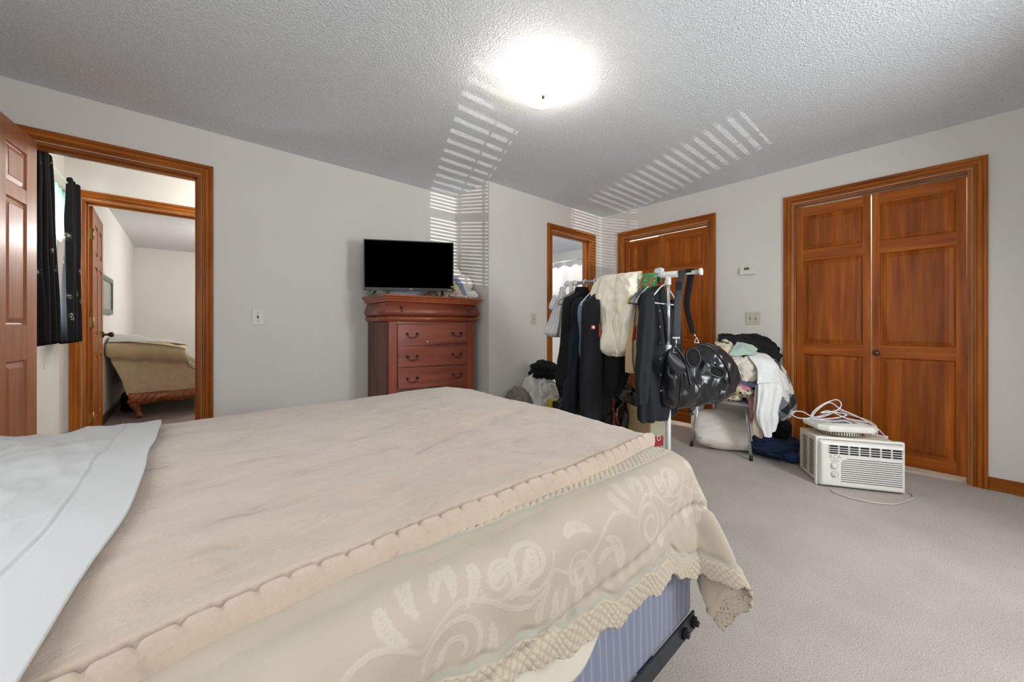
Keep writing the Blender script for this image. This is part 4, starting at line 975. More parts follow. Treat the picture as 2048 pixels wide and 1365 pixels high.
# ================================================================== bathroom
t = thing('shower_curtain_rod', 'chrome shower rod in the bathroom', 'curtain rod', (4.22, 3.7, 2.02))
chrome = plain('chrome', (214, 216, 218), 0.24, 0.85, var=0.02)
zr = 2.02
MB().cyl((4.22, 2.915, zr), (4.22, 4.74, zr), 0.0125).build('rod', chrome, t)
for y in (2.915, 4.735): MB().cyl((4.22, y, zr), (4.22, y+0.012, zr), 0.03).build('end_flange', chrome, t)
showr = plain('white_shower_vinyl', (236, 236, 238), 0.4, var=0.01)
t = thing('shower_curtain', 'white shower curtain seen through the bathroom doorway', 'shower curtain', (4.22, 3.6, 0.3))
NR = 8; ys = [3.02+k*0.205 for k in range(NR)]
def sc(u, v):
    y = 2.98+1.55*u; ph = (y-3.02)/0.205
    sag = 0.035*(0.5-0.5*math.cos(2*PI*ph))*(1-v)**3
    return (4.22+0.045*math.sin(2*PI*ph*0.5+0.6)*(0.35+0.65*v)+0.012*math.sin(ph*5+v*3), y, zr-0.055-sag-1.70*v)
MB().grid(sc, 200, 40).build('sheet', showr, t, solid=0.002)
for y in ys:
    pts = [(4.22+0.022*math.sin(a_), y, zr-0.018+0.036*math.cos(a_)) for a_ in [2*PI*j/20 for j in range(20)]]
    MB().tube(pts, 0.0045, 8, 0, False, True).build('ring', white_p, t)
# ================================================================== clothes rack
RA, RB = Vector((2.2145, 0.880, 1.381)), Vector((2.134, 1.800, 1.382))
def rail(y): t_ = (y-RA.y)/(RB.y-RA.y); return RA+(RB-RA)*t_
t = thing('clothes_rack', 'chrome and white rolling clothes rack loaded with garments', 'clothes rack', (2.165, 1.43, 0))
fp, bp_ = rail(1.071), rail(1.775)
MB().cyl(RA+Vector((0, 0.012, 0)), RB, 0.0125, 20).build('rail', chrome, t)
MB().cyl(RA, RA+Vector((-0.0009, 0.014, 0)), 0.021, 24).build('end_cap', white_p, t, bevel=0.002)
for p_, c in ((fp, 1), (bp_, 0)):
    MB().cyl((p_.x, p_.y, 0.94), (p_.x, p_.y, p_.z-0.02), 0.0115, 18).build('upper_post', chrome, t)
    MB().cyl((p_.x, p_.y, 0.05), (p_.x, p_.y, 0.93), 0.0150, 18).build('lower_post', white_p, t)
    MB().cyl((p_.x, p_.y, 0.885), (p_.x, p_.y, 0.955), 0.0185, 18).build('height_collar', white_p, t, bevel=0.002)
    mb = MB(); mb.cyl((p_.x, p_.y, p_.z-0.062), (p_.x, p_.y, p_.z-0.01), 0.0165, 18).cyl(rail(p_.y-0.055), rail(p_.y+0.045), 0.0195, 20); mb.build('tee_connector', white_p, t, bevel=0.0015)
    MB().cyl((p_.x-0.23, p_.y, 0.05), (p_.x+0.23, p_.y, 0.05), 0.0135, 14).build('foot_bar', white_p, t)
    for s in (-1, 1): MB().cyl((p_.x+s*0.21, p_.y-0.01, 0.022), (p_.x+s*0.21, p_.y+0.01, 0.022), 0.022, 16).build('caster', blackp, t)
MB().cyl((fp.x, fp.y, 0.10), (bp_.x, bp_.y, 0.10), 0.011, 14).build('cross_bar', white_p, t)

def hanger(y, mat, label, half=0.205, yaw=0.0, r=0.0042, drop=0.165, group='clothes hangers on the rack', lean=0.0):
    p = rail(y); ca, sa = math.cos(yaw), math.sin(yaw)
    def L(u, z, v=0.0): return Vector((p.x+u*ca-v*sa, p.y+u*sa+v*ca, p.z+z+lean*u))
    mb = MB()
    hook = [L(-0.017*math.cos(a_)*1.0, 0.0+0.0185*math.sin(a_)) for a_ in [math.radians(q) for q in range(-40, 181, 20)]]
    mb.tube(hook+[L(0.016, -0.02), L(0.004, -0.040), L(0, -0.058)], r*0.8, 8)
    tri = spline([L(0, -0.060), L(-half*0.30, -0.078), L(-half*0.92, -drop+0.018), L(-half, -drop+0.002), L(-half*0.94, -drop-0.010), L(0, -drop-0.012), L(half*0.94, -drop-0.010), L(half, -drop+0.002), L(half*0.92, -drop+0.018), L(half*0.30, -0.078), L(0, -0.060)], 70)
    mb.tube(tri[:-1], r, 8, 0, False, True)
    o = mb.build('clothes_hanger', mat); return tag(o, label, 'hanger', group)
hw = plain('hanger_white_plastic', (226, 230, 236), 0.35, var=0.01)
hanger(1.092, hw, 'white plastic hanger facing out in front of the dark grey shirt, nearest the post', yaw=0.10)
hanger(1.745, plain('hanger_bare_wood', (172, 158, 136), 0.5), 'pale beige hanger at the far left end of the rack rail', half=0.18, r=0.006, drop=0.15)
hanger(1.655, hw, 'white hanger holding the black vest at the far end of the rack', half=0.17, yaw=-0.15)
hanger(1.575, hw, 'white hanger in front of the blue-grey shirt on the rack', half=0.175, yaw=0.1)
hanger(1.525, hw, 'white hanger carrying the black jacket with the red emblem', half=0.18)
hanger(1.235, plain('hanger_yellow_plastic', (224, 176, 40), 0.35), 'yellow hanger behind the dark grey shirt', half=0.20, yaw=0.1)
hanger(1.205, plain('hanger_slate_plastic', (86, 104, 132), 0.35), 'slate blue hanger just right of the yellow one', half=0.195)
hanger(1.180, hw, 'white hanger squeezed between the slate hanger and the grey shirt', half=0.19, yaw=0.08)

blk = cloth('black_wool', (22, 21, 22), 0.15, rough=0.95, sheen=0.25); blk2 = cloth('black_softshell', (27, 28, 31), 0.08, rough=0.8, sheen=0.2)
blk3 = cloth('black_cotton', (24, 25, 28), 0.15); grey_s = cloth('charcoal_shirt_cotton', (33, 35, 39), 0.07, rough=0.8, sheen=0.2)
GR = 'garments hanging on the rack'
def rx(y): return rail(y).x
# black vest with stand collar
o = thing('vest', 'black sleeveless vest hanging at the far left of the rack', 'vest', (2.10, 1.665, 0.65), GR)
loft('body', [(2.12, 1.665, 1.315, 0.035, 0.03), (2.11, 1.665, 1.29, 0.10, 0.035), (2.10, 1.665, 1.24, 0.175, 0.04), (2.09, 1.66, 1.10, 0.185, 0.055), (2.08, 1.655, 0.96, 0.185, 0.065), (2.06, 1.645, 0.82, 0.20, 0.08), (2.055, 1.64, 0.72, 0.205, 0.085), (2.07, 1.64, 0.665, 0.17, 0.075), (2.07, 1.64, 0.655, 0.10, 0.05)], blk, seed=2, fold=0.10, crease=0.012, parent=o)
loft('collar', [(2.12, 1.665, 1.345, 0.055, 0.035), (2.12, 1.665, 1.31, 0.062, 0.042), (2.12, 1.665, 1.285, 0.07, 0.045)], blk, seed=3, nz=14, parent=o)
o = thing('shirt', 'black long-sleeved shirt with a pale cuff button below the black vest', 'shirt', (2.08, 1.60, 0.43), GR)
loft('body', [(2.11, 1.605, 1.27, 0.06, 0.02), (2.10, 1.605, 1.22, 0.16, 0.03), (2.10, 1.605, 1.0, 0.17, 0.035), (2.10, 1.60, 0.7, 0.17, 0.04), (2.12, 1.60, 0.50, 0.16, 0.04), (2.12, 1.60, 0.49, 0.1, 0.03)], blk3, seed=4, fold=0.14, parent=o)
slv = loft('sleeve', [(1.97, 1.60, 1.10, 0.03, 0.02), (1.95, 1.60, 0.9, 0.05, 0.035), (1.925, 1.60, 0.75, 0.058, 0.035), (1.915, 1.595, 0.60, 0.066, 0.034), (1.905, 1.59, 0.50, 0.064, 0.030), (1.895, 1.59, 0.43, 0.05, 0.022)], cloth('black_chambray', (27, 30, 34), 0.12), seed=6, crease=0.010, cf=12, parent=o)
MB().sphere((1.925, 1.557, 0.485), (0.006, 0.004, 0.006), 0, 6).build('button', plain('pearl_button', (214, 216, 220), 0.2), slv)
tag(loft('shirt', [(2.06, 1.575, 1.25, 0.03, 0.02), (2.03, 1.575, 1.20, 0.055, 0.03), (2.02, 1.575, 1.05, 0.048, 0.035), (2.005, 1.575, 0.93, 0.042, 0.035), (2.01, 1.572, 0.84, 0.03, 0.03), (2.01, 1.572, 0.82, 0.02, 0.015)], cloth('blue_grey_chambray', (116, 132, 158), 0.1), seed=8, fold=0.2, crease=0.01), 'blue-grey shirt showing in the gap between black vest and black jacket', 'shirt', GR)
# black softshell jacket with small red emblem
o = thing('jacket', 'black jacket with a small red emblem on the sleeve, hanging mid rack', 'jacket', (2.13, 1.50, 0.47), GR)
loft('body', [(2.14, 1.515, 1.30, 0.04, 0.03), (2.11, 1.512, 1.26, 0.09, 0.04), (2.07, 1.51, 1.20, 0.125, 0.05), (2.05, 1.50, 1.0, 0.13, 0.06), (2.04, 1.49, 0.75, 0.14, 0.07), (2.03, 1.48, 0.52, 0.145, 0.07), (2.03, 1.48, 0.50, 0.12, 0.05)], blk2, seed=11, fold=0.08, parent=o)
sj = loft('sleeve', [(1.99, 1.455, 1.24, 0.02, 0.03), (1.965, 1.445, 1.17, 0.035, 0.040), (1.945, 1.44, 1.05, 0.048, 0.045), (1.925, 1.43, 0.85, 0.064, 0.050), (1.905, 1.425, 0.62, 0.078, 0.050), (1.90, 1.42, 0.485, 0.076, 0.042), (1.90, 1.42, 0.470, 0.05, 0.03)], blk2, seed=12, fold=0.04, crease=0.004, parent=o)
q0 = P(1186.5, 655, 2.225)
eb = MB(); Me = Matrix.Translation(q0) @ Matrix.Rotation(YAW-PI/2, 4, 'Z')
eb.box(-0.012, 0.012, -0.002, 0.012, -0.012, 0.012, 0, Me); eb.build('emblem', plain('red_emblem', (186, 52, 48), 0.6), sj, bevel=0.002)
eb = MB(); eb.box(-0.0025, 0.0025, -0.003, -0.0015, -0.008, 0.008, 0, Me); eb.box(-0.008, 0.008, -0.003, -0.0015, -0.0025, 0.0025, 0, Me); eb.build('cross', plain('white_emblem_cross', (236, 232, 230), 0.6), sj)
tag(loft('dress', [(2.19, 1.41, 1.10, 0.03, 0.02), (2.18, 1.41, 1.0, 0.08, 0.03), (2.14, 1.40, 0.88, 0.11, 0.07), (2.14, 1.40, 0.78, 0.12, 0.075), (2.12, 1.41, 0.69, 0.105, 0.07), (2.10, 1.42, 0.61, 0.07, 0.05)], plain('black_velvet', (8, 8, 10), 0.95, var=0.1), seed=14, fold=0.12), 'plain black dress bulging below the cream comforter on the rack', 'dress', GR)
# cream comforter folded over the rail
cq = cloth('cream_comforter_cotton', (240, 231, 211), 0.03, bump=0.2, rough=0.85)
o = thing('comforter', 'thick cream comforter folded over the middle of the rack rail', 'comforter', (2.16, 1.37, 0.87))
loft('front_fold', [(2.150, 1.37, 1.412, 0.160, 0.012), (2.130, 1.372, 1.400, 0.172, 0.040), (2.105, 1.375, 1.34, 0.172, 0.058), (2.090, 1.39, 1.24, 0.158, 0.066), (2.080, 1.385, 1.12, 0.140, 0.072), (2.075, 1.38, 1.00, 0.128, 0.080), (2.075, 1.375, 0.92, 0.115, 0.078), (2.08, 1.37, 0.885, 0.075, 0.055), (2.085, 1.37, 0.872, 0.03, 0.02)], cq, ang=PI/2-0.09, seed=21, fold=0.20, nf=6, crease=0.062, cf=8.5, cz=0.45, seg=130, nz=100, parent=o)
loft('inner_fold', [(2.135, 1.29, 1.405, 0.06, 0.015), (2.10, 1.285, 1.36, 0.075, 0.05), (2.065, 1.275, 1.20, 0.065, 0.055), (2.055, 1.28, 1.02, 0.060, 0.058), (2.055, 1.285, 0.93, 0.045, 0.045), (2.06, 1.285, 0.905, 0.02, 0.02)], cq, ang=PI/2-0.09, seed=25, fold=0.16, nf=3, crease=0.04, cf=9, cz=0.5, parent=o)
loft('back_fold', [(2.20, 1.37, 1.40, 0.14, 0.02), (2.22, 1.38, 1.3, 0.14, 0.04), (2.235, 1.38, 1.1, 0.13, 0.045), (2.235, 1.38, 0.98, 0.11, 0.03)], cq, ang=PI/2-0.09, seed=23, fold=0.12, nf=4, crease=0.02, parent=o)
tag(loft('garment', [(2.03, 1.475, 1.02, 0.05, 0.02), (2.03, 1.47, 0.95, 0.075, 0.03), (2.04, 1.46, 0.88, 0.07, 0.03), (2.05, 1.45, 0.83, 0.03, 0.015)], cloth('silver_grey_cloth', (152, 148, 142), 0.12), seed=26, fold=0.3, crease=0.02), 'grey crumpled garment peeking below the left edge of the cream comforter', 'garment', GR)
tag(patch('tag_cloth', [[P(1194, 650, 2.33), P(1200, 648, 2.33)], [P(1189, 671, 2.32), P(1201, 674, 2.32)]], cloth('orange_red_cloth', (206, 78, 46), 0.2, scale=40), 8, 8, 0.002, solid=0.003), 'small orange-red triangle of cloth left of the cream comforter', 'cloth')
tag(loft('garment', [(2.10, 1.225, 1.20, 0.04, 0.02), (2.08, 1.225, 1.1, 0.05, 0.025), (2.055, 1.225, 0.95, 0.05, 0.03), (2.055, 1.225, 0.80, 0.045, 0.03), (2.055, 1.225, 0.785, 0.03, 0.02)], cloth('tan_linen', (204, 176, 136), 0.06), seed=27, fold=0.25), 'tan garment hanging between cream comforter and dark grey shirt', 'garment', GR)
tag(loft('garment', [(2.14, 1.243, 1.22, 0.06, 0.02), (2.12, 1.245, 1.1, 0.06, 0.03), (2.10, 1.245, 0.96, 0.055, 0.03), (2.10, 1.245, 0.90, 0.03, 0.02)], cloth('slate_grey_knit', (128, 126, 124), 0.1), seed=29, fold=0.3), 'slate grey garment behind the right edge of the cream comforter', 'garment', GR)
tag(patch('garment', [[P(1268, 655, 2.17), P(1274, 650, 2.17)], [P(1264, 681, 2.17), P(1272, 680, 2.17)]], cloth('rust_red_cloth', (160, 50, 24), 0.2, scale=40), 8, 8, 0.002, solid=0.003), 'sliver of rust red fabric left of the dark grey shirt', 'garment', GR)
# charcoal shirt
o = thing('shirt', 'long dark grey button shirt hanging at the near end of the rack', 'shirt', (2.18, 1.12, 0.5), GR)
loft('body', [(2.20, 1.140, 1.315, 0.045, 0.03), (2.195, 1.145, 1.29, 0.10, 0.025), (2.19, 1.145, 1.235, 0.19, 0.026), (2.19, 1.13, 1.10, 0.205, 0.04), (2.19, 1.12, 0.85, 0.215, 0.055), (2.185, 1.12, 0.62, 0.215, 0.06), (2.17, 1.12, 0.52, 0.20, 0.055), (2.15, 1.12, 0.505, 0.14, 0.04)], grey_s, seed=31, fold=0.14, nf=9, crease=0.006, parent=o)
sl = loft('sleeve', [(2.03, 1.095, 1.27, 0.02, 0.02), (1.995, 1.09, 1.22, 0.045, 0.035), (1.965, 1.085, 1.05, 0.055, 0.04), (1.945, 1.085, 0.90, 0.06, 0.036), (1.925, 1.085, 0.77, 0.055, 0.032), (1.92, 1.085, 0.70, 0.042, 0.026), (1.918, 1.085, 0.64, 0.040, 0.024), (1.918, 1.085, 0.635, 0.02, 0.01)], grey_s, seed=33, fold=0.10, nf=6, crease=0.008, cf=10, parent=o)
loft('sleeve', [(2.38, 1.12, 1.24, 0.03, 0.03), (2.39, 1.12, 1.0, 0.05, 0.04), (2.39, 1.12, 0.75, 0.05, 0.035), (2.39, 1.12, 0.66, 0.04, 0.025)], grey_s, seed=34, fold=0.1, parent=o)
for k in range(6): MB().sphere(P(1319.5+k*0.5, 622+k*32, 2.185-0.003*k), (0.0045, 0.003, 0.0045), 0, 6).build('button', plain('pearl_button', (214, 216, 220), 0.2), o)
# festive strip, small white cloth, grocery bag
def festive():
    m, nt, b = newmat('green_festive_print'); tc = N(nt, 'ShaderNodeTexCoord')
    v = N(nt, 'ShaderNodeTexVoronoi', Scale=70.0); nt.links.new(tc.outputs['Object'], v.inputs['Vector']); v2 = N(nt, 'ShaderNodeTexVoronoi', Scale=26.0); nt.links.new(tc.outputs['Object'], v2.inputs['Vector'])
    a_ = mix(nt, ramp(nt, v2.outputs['Distance'], [(0.30, 1.0), (0.36, 0.0)]), lin((62, 140, 84)), lin((196, 74, 48)))
    nt.links.new(mix(nt, ramp(nt, v.outputs['Distance'], [(0.18, 1.0), (0.24, 0.0)]), a_, lin((236, 230, 196))), b.inputs['Base Color']); b.inputs['Roughness'].default_value = 0.8; return m
a_, b_ = rail(1.205), rail(1.125)
rows = []
for dx, z in ((0.035, 1.33), (0.026, 1.385), (0.0, 1.400), (-0.026, 1.385), (-0.034, 1.33), (-0.040, 1.285)):
    rows.append([Vector((a_.x+dx, a_.y+0.01, z)), Vector(((a_.x+b_.x)/2+dx*1.1, (a_.y+b_.y)/2, z+0.004)), Vector((b_.x+dx, b_.y, z+0.002))])
tag(patch('scarf', rows, festive(), 26, 30, 0.005, 14, 3, 0.004), 'green festive-print cloth strip looped over the rail beside the comforter', 'scarf')
tag(heap('cloth', rail(1.128)+Vector((0, 0, 0.025)), (0.022, 0.035, 0.022), cloth('pale_blue_white', (214, 220, 226), 0.1), 41, 0.3, 4, n=4), 'small white cloth balled on top of the rail near the white tee joint', 'cloth')
bagw = plain('thin_white_plastic', (216, 216, 218), 0.35, var=0.04, scale=14, coat=0.2)
o = thing('plastic_bag', 'thin white plastic carrier bag hanging off the far end of the rack', 'plastic bag', (2.06, 1.83, 1.0))
loft('pouch', [(2.10, 1.835, 1.36, 0.012, 0.02), (2.10, 1.835, 1.30, 0.03, 0.035), (2.09, 1.84, 1.20, 0.055, 0.05), (2.075, 1.845, 1.10, 0.075, 0.065), (2.06, 1.85, 1.03, 0.09, 0.07), (2.06, 1.85, 1.00, 0.075, 0.055), (2.07, 1.85, 0.985, 0.03, 0.02)], bagw, ang=-0.55, seed=43, fold=0.22, nf=9, crease=0.012, cf=9, parent=o)
loft('side_gusset', [(2.06, 1.87, 1.30, 0.008, 0.02), (2.045, 1.875, 1.22, 0.03, 0.03), (2.035, 1.88, 1.19, 0.012, 0.015)], bagw, ang=-0.6, seed=44, parent=o, nz=20)
MB().tube(spline([(2.11, 1.835, 1.34), (2.12, 1.815, 1.395), (2.134, 1.80, 1.402), (2.15, 1.81, 1.39), (2.125, 1.84, 1.33)], 20), 0.006, 8, flat=0.5).build('handle', bagw, o)

# ================================================================== black leather duffel bag on its strap
lea = plain('black_leather', (24, 26, 30), 0.30, var=0.15, scale=12, bump=0.25, bscale=160, coat=0.35)
opening_shade = plain('opening_shade_black', (5, 5, 6), 0.9)  # shade colour for the discs in the bag openings
t = thing('duffel_bag', 'black leather duffel bag hanging from the end of the rack by its strap', 'bag', (2.25, 0.96, 0.62))
stx = [1310, 1313, 1320, 1331, 1347, 1364, 1378, 1392, 1410, 1430, 1448, 1460, 1467, 1470]
top = [786, 765, 718, 704, 702, 712, 716, 700, 688, 692, 708, 726, 738, 744]
bot = [796, 806, 813, 815, 816, 815, 813, 810, 806, 802, 792, 774, 762, 756]
dep = [0.010, 0.05, 0.10, 0.125, 0.135, 0.13, 0.125, 0.13, 0.135, 0.135, 0.125, 0.095, 0.06, 0.015]
rings = []; NSt = 90
for i in range(NSt+1):
    x = i/NSt*(len(stx)-1); j = min(int(x), len(stx)-2); q = x-j
    g = [cr(a_[max(0, j-1)], a_[j], a_[j+1], a_[min(len(stx)-1, j+2)], q) for a_ in (stx, top, bot, dep)]
    d = 2.24+0.17*(g[0]-1310)/160
    c = P(g[0], (g[1]+g[2])/2, d); hh = max(0.004, (g[2]-g[1])/2/FPX*d); ring = []
    for s in range(96):
        th = 2*PI*s/96; cc, ss = math.cos(th), math.sin(th)
        c2 = math.copysign(abs(cc)**(2/2.5), cc); s2 = math.copysign(abs(ss)**(2/2.3), ss)
        p = c+FW*g[3]*c2+Vector((0, 0, 1))*hh*s2
        n = (FW*cc+Vector((0, 0, 1))*ss)
        k = 0.042*(0.32-1.35*ridge((p.x*1.5, p.y*1.5, p.z*0.9), 6.5, 3, 2)) + 0.012*math.exp(-((i-38)/5)**2)*math.sin(th*4)
        k -= 0.012*math.exp(-((i-27)/1.3)**2)                      # seam of the end panel
        p = p+n*k*smooth(0, 0.10, g[3]); ring.append(p)
    rings.append(ring)
mb = MB(); mb.rings(rings, 0, True); mb.build('body', lea, t)
# piping round the end panel, lid flap, black discs painting the shade in the openings
mb = MB(); mb.tube([p+(p-sum(rings[26], Vector((0, 0, 0)))/96).normalized()*0.004 for p in rings[26]], 0.0035, 7, 0, False, True); mb.build('piping', lea, t)
def disc(cx, cy, rx_, ry_, d, tilt, name, mat, bulge=0.02):
    mb = MB(); ce = P(cx, cy, d); rr = []
    for k in range(7):
        q = k/6; row = []
        for j in range(36):
            a_ = 2*PI*j/36; u_ = rx_*math.cos(a_)*(1-q*0.98); v_ = ry_*math.sin(a_)*(1-q*0.98)*(1+0.12*math.sin(a_*2+1))
            uu = u_*math.cos(tilt)-v_*math.sin(tilt); vv = u_*math.sin(tilt)+v_*math.cos(tilt)
            row.append(ce+RT*uu+Vector((0, 0, 1))*vv-FW*bulge*(1-(1-q)**2)*0.3)
        rr.append(row)
    mb.rings(rr, 0, True); o = mb.build(name, mat, t, solid=0.003)
    rim = MB(); rim.tube(rr[0], 0.006, 8, 0, False, True); rim.build(name+'_rim', lea, t); return o
disc(1386, 716, 0.040, 0.060, 2.175, 0.25, 'side_opening_shade', opening_shade)
disc(1432, 744, 0.050, 0.030, 2.205, -0.5, 'pocket_opening_shade', opening_shade)
mb = MB(); mb.grid(lambda u, v: P(1338+u*34-v*4, 700+u*28+12*v*math.sin(u*PI)+v*20, 2.075+0.03*u-0.01*math.sin(v*PI)), 24, 12); mb.build('lid_flap', lea, t, solid=0.006)
# carry handles
for pts in ([P(1326, 712, 2.13), P(1340, 700, 2.10), P(1352, 697, 2.09), P(1366, 716, 2.09), P(1374, 742, 2.10), P(1381, 772, 2.09)], [P(1396, 690, 2.14), P(1418, 694, 2.13), P(1440, 716, 2.15), P(1456, 742, 2.18), P(1461, 768, 2.20)]):
    MB().tube(spline(pts, 30), 0.010, 10, flat=0.6).build('carry_handle', lea, t)
web = cloth('dark_webbing', (66, 66, 68), 0.06, bump=0.6, bscale=500); web2 = cloth('black_webbing', (28, 28, 30), 0.06, bump=0.6, bscale=500)
sp_ = rail(0.968)
def ribbon(pts, wd, mat, name, th=0.003):
    n = 40; sp2 = spline([p for p, _ in pts], n); ws = spline([w_ for _, w_ in pts], n)
    mb = MB(); mb.grid(lambda u, v: sp2[round(v*n)]+ws[round(v*n)]*(u-0.5)*wd, 4, n, 0, True); return mb.build(name, mat, t, solid=th, off=0)
rl = (RB-RA).normalized(); rr_ = RT
f0 = rail(0.985); wvec = -rl
ribbon([(f0+Vector((0.019, 0, 0.0)), wvec), (f0+Vector((0.012, 0, 0.017)), wvec), (f0+Vector((-0.012, 0, 0.017)), wvec), (f0+Vector((-0.021, -0.005, -0.01)), wvec), (P(1356, 600, 2.135), rr_*0.8-rl*0.2), (P(1354, 650, 2.13), rr_), (P(1353, 688, 2.12), rr_)], 0.042, web, 'strap')
f1 = rail(0.950)
ribbon([(f1+Vector((-0.019, 0, 0.0)), wvec), (f1+Vector((-0.010, 0, 0.019)), wvec), (f1+Vector((0.012, 0, 0.018)), wvec), (f1+Vector((0.020, 0, -0.02)), wvec), (P(1374, 610, 2.16), wvec*0.7+rr_*0.2), (P(1382, 650, 2.17), wvec*0.5+rr_*0.3), (P(1386, 668, 2.17), wvec*0.4+rr_*0.4)], 0.038, web2, 'strap')
mb = MB(); mb.box(-0.016, 0.016, -0.004, 0.004, -0.024, 0.024, 0, Matrix.Translation(P(1357, 572, 2.125)) @ Matrix.Rotation(YAW-PI/2, 4, 'Z')); mb.build('strap_slider', web2, t, bevel=0.003)
def trirring(c, sz, d, name, flip=1):
    mb = MB(); pts = [P(c[0], c[1], d)+RT*x+Vector((0, 0, 1))*z for x, z in ((0, sz), (-sz*0.75, -sz*0.8), (sz*0.75, -sz*0.8))]
    mb.tube([pts[0]+(pts[1]-pts[0])*k/5 for k in range(5)]+[pts[1]+(pts[2]-pts[1])*k/5 for k in range(5)]+[pts[2]+(pts[0]-pts[2])*k/5 for k in range(5)], 0.0022, 7, 0, False, True); mb.build(name, chrome, t)
trirring((1351, 699, 0), 0.021, 2.095, 'ring'); trirring((1393, 681, 0), 0.018, 2.15, 'ring')
MB().tube([P(1352, 678, 2.105), P(1352, 690, 2.10)], 0.005, 10).build('snap_hook', chrome, t); MB().tube([P(1388, 668, 2.16), P(1391, 674, 2.155)], 0.004, 10).build('snap_hook', chrome, t)
MB().box(-0.021, 0.021, -0.004, 0.006, -0.005, 0.005, 0, Matrix.Translation(P(1352, 676, 2.11)) @ Matrix.Rotation(YAW-PI/2, 4, 'Z')).build('buckle', chrome, t)
def surf_d(px, py):
    return 2.24+0.17*(px-1310)/160-0.125
Ml = Matrix.Translation(P(1436, 782, surf_d(1436, 782)-0.025)) @ Matrix.Rotation(YAW-PI/2, 4, 'Z')
MB().lathe([(0.0, 0.0), (0.009, 0.0), (0.009, 0.012), (0.0, 0.013)], 20, 0, Ml @ Matrix.Rotation(PI/2, 4, 'X') @ Matrix.Translation((0, 0, -0.012))).build('round_badge', plain('silver_badge', (206, 212, 220), 0.3, 0.3), t)
lettering('badge_script', 'Jw', 0.026, Ml @ Matrix.Translation((0.027, -0.001, -0.004)) @ Matrix.Rotation(PI/2, 4, 'X'), plain('silver_badge', (206, 212, 220), 0.3, 0.3), t, extr=0.006)

# ================================================================== floor: bags and piles beyond the bed
def drawstring(px, name, parent, mat, r=0.0045):
    MB().tube(spline([P(*q) for q in px], 24), r, 8, flat=0.5).build(name, mat, parent)
trash_m = plain('glossy_black_plastic', (14, 14, 16), 0.22, var=0.3, scale=20, coat=0.3)
redm = plain('red_drawstring', (206, 58, 50), 0.5)
GB = 'black bin bags below the rack'
o = thing('trash_bag', 'black bin bag with crossed red drawstrings, right of the hanging jackets', 'trash bag', (2.66, 1.84, 0), GB)
heap('sack', (2.66, 1.80, 0.28), (0.29, 0.27, 0.37), trash_m, 51, 0.30, 3.2, base=0.002, parent=o)
heap('knotted_top', (2.60, 1.86, 0.53), (0.15, 0.15, 0.13), trash_m, 52, 0.5, 4.2, parent=o)
drawstring([(1207, 790, 2.86), (1215, 803, 2.80), (1228, 824, 2.76), (1238, 850, 2.76)], 'drawstring', o, redm)
drawstring([(1222, 798, 2.82), (1226.5, 797, 2.80), (1227.5, 822, 2.77), (1227.5, 850, 2.76)], 'drawstring', o, redm)
o = thing('trash_bag', 'black bin bag with red drawstrings slumped directly under the hanging jackets', 'trash bag', (2.42, 1.92, 0), GB)
heap('sack', (2.42, 1.93, 0.22), (0.29, 0.24, 0.30), trash_m, 55, 0.30, 3.2, base=0.002, parent=o)
drawstring([(1161, 806, 2.68), (1148, 815, 2.70), (1130, 829, 2.70)], 'drawstring', o, redm)
drawstring([(1166, 819, 2.68), (1163, 826, 2.68), (1160, 836, 2.68)], 'drawstring', o, redm)
o = thing('plastic_bag', 'stuffed white plastic bag with looped handles against the wall by the bathroom door', 'plastic bag', (2.55, 2.5, 0), 'stuffed bags near the bathroom door')
wb = plain('translucent_white_plastic', (226, 224, 218), 0.4, var=0.08, scale=9, coat=0.2)
heap('pouch', (2.56, 2.50, 0.28), (0.24, 0.21, 0.34), wb, 61, 0.26, 2.8, base=0.002, parent=o)
for pts in ([(1083, 770, 3.20), (1088, 766, 3.17), (1094, 775, 3.15), (1094, 788, 3.14), (1087, 790, 3.15), (1083, 782, 3.17)], [(1100, 768, 3.18), (1108, 770, 3.14), (1115, 780, 3.14), (1118, 790, 3.14), (1110, 788, 3.15), (1102, 778, 3.16)]):
    MB().tube(spline([P(*q) for q in pts+pts[:1]], 30)[:-1], 0.012, 8, 0, False, True, flat=0.5).build('handle', wb, o)
tag(heap('clothing', (2.57, 2.47, 0.635), (0.155, 0.15, 0.10), blk3, 63, 0.30, 2.6, rot=0.6), 'black clothes heaped on top of the stuffed white bag', 'clothing')
tag(patch('clothing', [[P(1092, 735, 3.35), P(1110, 728, 3.3), P(1126, 740, 3.2)], [P(1106, 752, 3.25), P(1118, 752, 3.15), P(1130, 760, 3.1)], [P(1112, 772, 3.15), P(1122, 776, 3.1), P(1132, 790, 3.05)], [P(1118, 796, 3.1), P(1126, 800, 3.05), P(1133, 810, 3.02)]], blk3, 30, 40, 0.02, 6, 9, 0.01), 'black garment sliding down beside the white bag toward the rack', 'clothing')
tag(heap('clothing', (2.28, 2.52, 0.34), (0.13, 0.12, 0.16), cloth('grey_fur', (132, 126, 116), 0.2, scale=40, bump=1.0, bscale=120), 65, 0.2, 3, base=0.19), 'grey fuzzy cloth at the left of the white bag', 'clothing')
tag(heap('clothing', (2.30, 2.52, 0.10), (0.2, 0.15, 0.12), cloth('brown_cloth', (120, 108, 98), 0.1), 66, 0.2, 3, base=0.002), 'brown cloth on the floor under the grey fuzzy one', 'clothing')
t = thing('box', 'small yellow and black box among the bags on the floor', 'box', (2.5, 2.2, 0.3))
pb = P(1109, 808, 3.12); Mb = Matrix.Translation(pb) @ Matrix.Rotation(-0.3, 4, 'Z')
MB().box(-0.045, 0.045, -0.03, 0.05, -0.05, 0.035, 0, Mb).build('carton', plain('bright_yellow_card', (212, 204, 48), 0.5), t, bevel=0.002)
